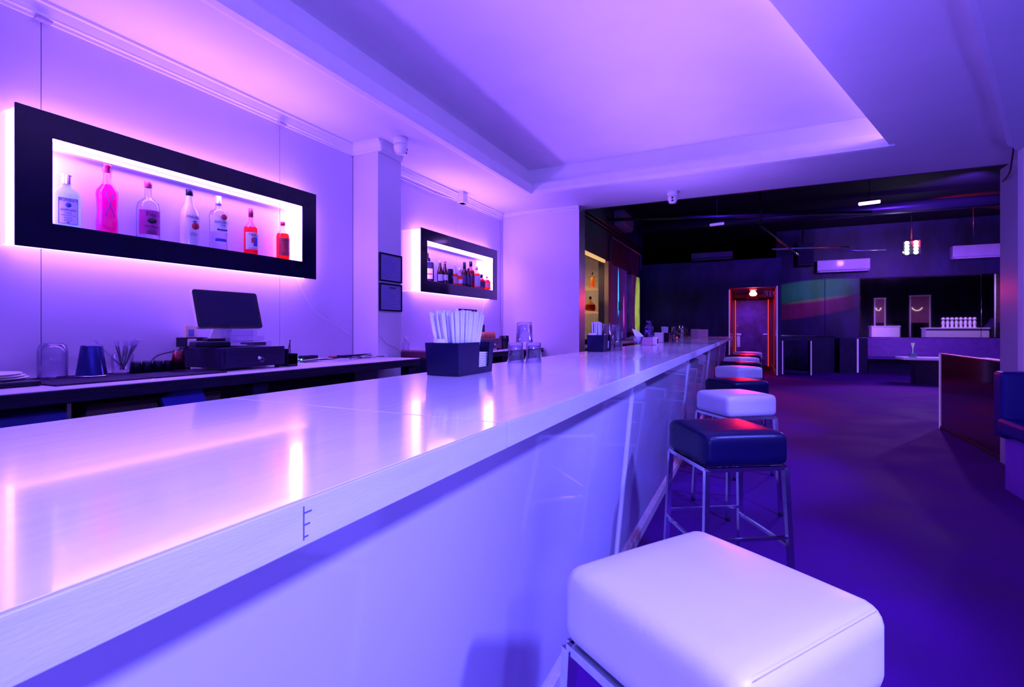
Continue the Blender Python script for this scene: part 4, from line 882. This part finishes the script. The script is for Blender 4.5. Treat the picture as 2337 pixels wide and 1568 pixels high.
MB().box(-.75, .9, -.35, .35, .55, .60).build('table_top', WT, tb, .004); MB().box(-.5, .5, -.2, .2, 0, .55).build('pedestal', DP, tb)
fv = thing('bud_vase', 'small vase with a pale flute on the white low table', 'vase', (3.2, 13.8, .60))
MB().box(-.06, .06, -.06, .06, 0, .09).build('block', mat('green_glass', (.2, .5, .35), .2, coat=.4), fv, .005)
MB().lathe([(.006, .09), (.008, .2), (.035, .32)], 14, cap=False).build('flute', mat('pale_flute', (.8, .9, .8), .4, emit=(.6, .9, .6), es=.2), fv)
# mirror panels
MIR = mat('wall_mirror', (.85, .82, .92), .03, 1, var=.05, scale=2)
mi = thing('wall_mirror', 'long mirror in two sheets on the back wall above the violet booth', 'mirror', (0, YK, 0))
MB().box(2.88, 5.60, -.035, -.02, 1.0, 2.70).build('mirror_sheet', MIR, mi, .002)
MB().box(5.61, 9.0, -.035, -.02, 1.0, 2.72).build('mirror_sheet', MIR, mi, .002)
MB().box(2.88, 9.0, -.02, -.001, .98, 2.74).build('backing', BLACKM, mi)
# what the mirror shows: service counters and hangings on the right side of the dance floor
WCN = mat('white_service_counter', (.75, .7, .8), .3, var=.04)
def svc(label, x0, x1, y, z, grp='white service counters'):
    t = thing('service_counter', label, 'counter', ((x0+x1)/2, y, 0), 0, grp); w_ = (x1-x0)/2
    MB().box(-w_, w_, -.5, 0, 0, z-.04).build('cabinet', WCN, t, .004); MB().box(-w_-.02, w_+.02, -.52, .02, z-.04, z).build('top', WCN, t, .004)
svc('small white service counter reflected at the left of the mirror', 4.25, 5.15, 11.6, 1.36)
svc('wide white service counter with a bottle row reflected in the mirror', 5.35, 7.0, 14.0, 1.28)
fig = None
for k in range(8):
    x = 5.88+.118*k
    if fig is None:
        fig = thing('ornament_bottle', 'white ornamental bottle in the reflected row on the wide service counter', 'bottle', (x, 13.75, 1.28), 0, 'white ornamental bottles')
        MB().lathe([(0, 0), (.05, 0), (.05, .02), (.025, .04), (.04, .12), (.045, .19), (.025, .235), (.02, .25)], 16).build('body', WCN, fig)
        MB().lathe([(.02, .25), (.045, .28), (.05, .31), (.02, .345), (0, .35)], 16).build('stopper', WPL, fig)
    else: dup(fig, (x, 13.75, 1.28))
CURT = mat('brown_hanging', (.22, .07, .12), .8, var=.2, scale=6, bump=.2)
for k, (x0, x1, y, z0, z1) in enumerate(((5.9, 6.55, 9.7, 1.5, 2.6), (4.6, 4.95, 10.2, 1.5, 2.5), (7.05, 8.2, 14.3, 1.45, 3.1))):
    t = thing('hanging_banner', ['brown banner with a white arc reflected in the middle of the mirror', 'narrow brown banner with white marks reflected at the left of the mirror', 'large brown hanging reflected at the right of the mirror'][k], 'banner', ((x0+x1)/2, y, 0), 0, 'brown hangings'); w_ = (x1-x0)/2
    MB().box(-w_, w_, -.01, .01, z0, z1).build('cloth', CURT, t)
    MB().tube([(-w_-.04, 0, z1+.01), (w_+.04, 0, z1+.01)], .02, 8).build('rod', WPL, t)
    MB().tube([(-w_, 0, 0), (-w_, 0, z1)], .02, 8).tube([(w_, 0, 0), (w_, 0, z1)], .02, 8).build('stand', WPL, t)
    if k < 2:
        pts = [(-w_*.3+w_*.6*math.sin(R(a)) , .014, z0+.75-.25*math.cos(R(a))) for a in range(-60, 61, 12)]
        MB().tube(pts, .012, 6).build('arc_mark', mat('glow_mark_%d' % k, (.9, .9, .7), .5, emit=(1, .9, .6), es=1.2), t)
spk = thing('stage_monitor', 'black wedge speaker beside the wide service counter, seen in the mirror', 'speaker', (7.3, 13.7, 0))
MB().box(-.25, .4, -.3, .3, 0, 1.3).build('plinth', BLACKM, spk); MB().add([(-.25, -.3, 1.3), (.4, -.3, 1.3), (.4, .3, 1.3), (-.25, .3, 1.3), (-.1, -.2, 1.6), (.4, -.2, 1.6), (.4, .1, 1.6), (-.1, .1, 1.6)], [(3, 2, 1, 0), (4, 5, 6, 7), (0, 1, 5, 4), (1, 2, 6, 5), (2, 3, 7, 6), (3, 0, 4, 7)]).build('wedge', DRW, spk)
# air conditioners
ACW = mat('ac_white', (.72, .66, .8), .35, coat=.1, var=.03)
def acunit(label, loc, rz, w_, h_, m=ACW):
    t = thing('air_conditioner', label, 'air conditioner', loc, rz, 'wall air conditioners')
    vs = []
    for x in (-w_/2, w_/2): vs += [(x, -.22, .06), (x, -.23, h_), (x, 0, h_), (x, 0, 0), (x, -.14, 0)]
    MB().add(vs, [(0, 1, 2, 3, 4), (9, 8, 7, 6, 5)]+[(i, 5+i, 5+(i+1) % 5, (i+1) % 5) for i in range(5)]).build('casing', m, t, .012, 3)
    MB().box(-w_/2+.06, w_/2-.06, -.20, -.15, .005, .03).build('air_flap', WPL if m is ACW else m, t)
    return t
acunit('white wall air conditioner right of the hanging speaker', (2.42, YK-.04, 2.93), 0, 1.32, .36)
acunit('white wall air conditioner partly hidden by the right pillar', (5.95, YK-.01, 3.15), 0, 2.0, .36)
acunit('dim air conditioner high on the left wall of the dark room', (XW+.01, 11.9, 3.62), R(90), 1.1, .34, mat('ac_dim', (.35, .3, .5), .35))
acunit('faint dark air conditioner above the black block wall', (-1.0, 14.8, 3.12), 0, 1.05, .2, mat('ac_dark', (.06, .05, .12), .5))
hs = thing('hanging_speaker', 'black loudspeaker hung near the ceiling between doorway and air conditioner', 'speaker', (1.23, 15.6, 2.92), R(10))
MB().box(-.18, .22, -.2, .2, 0, .62).build('cabinet', BLACKM, hs, .01); MB().box(-.17, .2, -.21, -.2, .08, .6).build('grille', BLACKP, hs); MB().tube([(0, 0, .62), (0, 0, 1.4)], .02).build('bracket', BLACKM, hs)
# red lamp, grille medallion, exit plate
rl = thing('red_lamp', 'glowing red lamp under the head of the far doorway', 'lamp', (.02, 15.3, 2.3))
MB().lathe([(0, 0), (.09, 0), (.09, .035), (0, .035)], 20).build('base', mat('red_base', (.6, .1, .1), .4, emit=(1, .05, .04), es=2), rl)
MB().lathe([(.05, 0), (.10, -.10), (.07, -.15), (0, -.16)], 20).build('bulb', mat('red_bulb', (1, .2, .2), .4, emit=(1, .08, .06), es=30), rl)
tag(MB().box(-.19, .19, -.02, .0, 0, .16).build('exit_plate', mat('red_plate', (.3, .03, .03), .5), None, .004, loc=(.0, 18.5, 2.24)), 'dim red plate above the far door', 'sign')
md = thing('vent_medallion', 'round blue ring medallion in the top right corner of the doorway', 'medallion', (.43, BY-.015, 2.16))
BLM = mat('blue_ring', (.12, .10, .5), .4)
def ringpts(r, cx=0, s=1): return [(cx+r*s*math.cos(k*PI/10), 0, r*math.sin(k*PI/10)) for k in range(21)]
MB().tube(ringpts(.085), .006, 5, caps=False).build('outer_ring', BLM, md)
for cx, s in ((-.03, .5), (.03, .5), (0, .25)): MB().tube(ringpts(.07, cx, s), .005, 5, caps=False).build('inner_ring', BLM, md)
# light fixtures, pipes and conduits of the dark ceiling
uv = thing('violet_light_bar', 'glowing violet light bar hanging from the dark ceiling', 'light', at(1984, 463, 3.55), R(-12))
MB().rbox(.33, .06, .055, .02).build('tube', mat('violet_tube', (.8, .7, 1), .4, emit=(.45, .18, 1), es=14), uv)
MB().box(-.18, .18, -.03, .03, .028, .05).tube([(0, 0, .05), (0, 0, .76)], .006).build('bracket', BLACKM, uv)
wl2 = thing('pale_light_bar', 'unlit pale light bar hanging left of the centre of the dark ceiling', 'light', at(1636, 512, 3.5), R(-12))
MB().rbox(.30, .06, .055, .02).build('tube', mat('pale_tube_painted_glow', (.7, .65, .85), .4, emit=(.3, .2, .6), es=.5), wl2)  # bar is unlit, a faint glow is put into the tube material
MB().box(-.16, .16, -.03, .03, .028, .05).tube([(0, 0, .05), (0, 0, .8)], .006).build('bracket', BLACKM, wl2)
ef = thing('effect_light', 'dazzling eight-lens white effect light under the dark ceiling', 'light', at(2080, 565, 3.18), R(-14))
MB().box(-.17, .17, .02, .12, -.17, .17).build('housing', BLACKM, ef, .01)
EML = mat('white_lens', (1, 1, 1), .3, emit=(.9, .97, 1), es=16)
for i in (-1, 1):
    for j in range(4): MB().lathe([(0, 0), (.045, 0), (.04, .02), (0, .025)], 14, M=Matrix.Translation((.085*i, .02, -.12+.08*j)) @ Matrix.Rotation(R(90), 4, 'X')).build('lens', EML, ef)
MB().tube([(0, .07, .17), (0, .07, 1.1)], .015).build('hanging_pole', BLACKM, ef)
PIPE = mat('black_pipe', (.05, .05, .08), .35, .5)
def pipe(label, pts, r=.03, m=PIPE, nm='ceiling_pipe', n=10): return tag(MB().tube(pts, r, n).build(nm, m), label, 'pipe')
pipe('dark pipe crossing the black ceiling from the left wall air conditioner', [(XW, 10.9, 3.65), (2.2, 12.4, 3.62)], .035)
pipe('straight conduit crossing above the hanging speaker with coloured glints', [(.4, 12.8, 3.05), (1.9, 13.0, 3.02)], .022, mat('glinting_conduit', (.35, .35, .4), .3, .7))
pipe('thin conduit ending just left of the white effect light', [(1.8, 14.6, 3.2), (2.4, 14.8, 3.16), (2.95, 15.0, 3.17)], .02, mat('thin_conduit', (.3, .3, .4), .3, .7))
pipe('thick black duct across the far part of the ceiling', [(-2.8, 14.0, 4.0), (6, 14.2, 4.0)], .13)
pipe('vertical conduit bundle dropping from the ceiling left of the doorway', [at(1735, 440, 3.7), at(1735, 440, 3.7)[0:2]+(3.1,), (1.0, 13.5, 2.95)], .02)
pipe('pale conduit along the top of the dark left wall', [(XW+.03, 10.98, 1.0), (XW+.03, 10.98, 3.05), (XW+.03, 11.05, 3.30), (XW+.03, 14.3, 3.32), (XW+.03, 14.35, 2.9)], .018, mat('pale_conduit', (.25, .25, .4), .35, .3))
pipe('upper dark conduit along the dark left wall', [(XW+.06, 6.2, 3.45), (XW+.06, 14.6, 3.5)], .02)
pipe('lower dark conduit along the dark left wall', [(XW+.06, 6.2, 3.36), (XW+.06, 14.6, 3.42)], .02)
pipe('thin dark rod hanging right of the white effect light', [(4.6, 15, 4.3), (4.6, 15, 3.35)], .012)
# kitchen hatch: shelves and bottles, wall switch
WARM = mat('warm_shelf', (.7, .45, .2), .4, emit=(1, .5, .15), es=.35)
for k, z in enumerate((2.05, 1.56)):
    t = thing('hatch_shelf', ['upper', 'lower'][k]+' warmly lit shelf inside the wall hatch', 'shelf', (XW-.13, 9.9, z), 0, 'hatch shelves')
    MB().box(-.20, .08, -.5, .4, 0, .035).build('board', WARM, t, .003)
cognac = bottle('decanter_bottle', 'round amber bottle on the lower lit shelf of the wall hatch', 9.95, [(0, 0), (.09, 0), (.11, .05), (.10, .13), (.03, .19), (.022, .22), (.022, .27)], cp(.30, .026, .05), glassy('amber5', (1, .6, .3), (.7, .3, .1)), LAMBD, .17, x=XW-.12, z=1.596, group='hatch bottles')
bottle('decanter_bottle', 'slim gold bottle on the upper lit shelf of the wall hatch', 10.1, std(.33, .045), cp(.33), glassy('gold5', (1, .8, .3), (.7, .4, .1)), liqg('gold_spirit', (1, .5, .1), .3), .2, x=XW-.12, z=2.086, group='hatch bottles')
tag(MB().box(0, .04, -.07, .07, -.1, .1).build('switch_box', BLACKP, None, .006, loc=(XW+.02, 11.85, 1.78)), 'small black box on the lilac board by the hatch', 'box')
tag(MB().box(-.05, .05, -.07, .07, -.08, .08).build('alarm_box', mat('red_alarm', (.35, .02, .02), .4), None, .006, loc=(XW-.75, 10.3, 1.42)), 'small red box on the wall inside the hatch', 'box')
# lower service counter beyond the partition, with terminal and tray
sc_ = thing('service_counter', 'dark service counter with pale edge behind the bar in the dark room', 'counter', (0, 0, 0))
MB().box(XW+.14, -2.3, 6.3, 11.5, .93, .96).build('worktop', WTOP, sc_, .002); MB().box(XW+.15, -2.33, 6.35, 11.45, 0, .93).build('cabinet', BLACKM, sc_)
MB().box(-2.7, -1.72, 12.3, 12.6, 1.03, 1.065).box(-2.65, -1.76, 11.5, 12.6, 0, 1.03).build('return_unit', WTOP, sc_, .002)
tb2 = thing('tablet_terminal', 'small tablet terminal with teal screen on a white stand beyond the partition', 'tablet', (-2.50, 7.75, .96), R(-20))
MB().add([(.0, -.10, .05), (.0, .12, .05), (-.07, .12, .24), (-.07, -.10, .24), (-.016, -.10, .05), (-.016, .12, .05), (-.086, .12, .24), (-.086, -.10, .24)], [(0, 1, 2, 3), (7, 6, 5, 4), (0, 4, 5, 1), (1, 5, 6, 2), (2, 6, 7, 3), (3, 7, 4, 0)]).build('shell', BLACKG, tb2)
MB().add([(.002, -.085, .065), (.002, .105, .065), (-.0638, .105, .228), (-.0638, -.085, .228)], [(0, 1, 2, 3)]).build('screen', mat('teal_screen', (.02, .05, .06), .3, emit=(.08, .35, .38), es=.8), tb2)
MB().add([(-.02, -.06, .16), (-.02, .06, .16), (-.14, .07, 0), (-.14, -.07, 0), (.02, -.06, 0), (.02, .06, 0)], [(0, 1, 5, 4), (0, 4, 3), (1, 2, 5), (0, 3, 2, 1), (3, 4, 5, 2)]).build('stand', WPL, tb2)
tag(MB().box(-.16, .16, -.3, .3, 0, .09).build('black_case', BLACKP, None, .01, loc=(-2.5, 8.7, .96)), 'low black case on the service counter behind the bar', 'case')
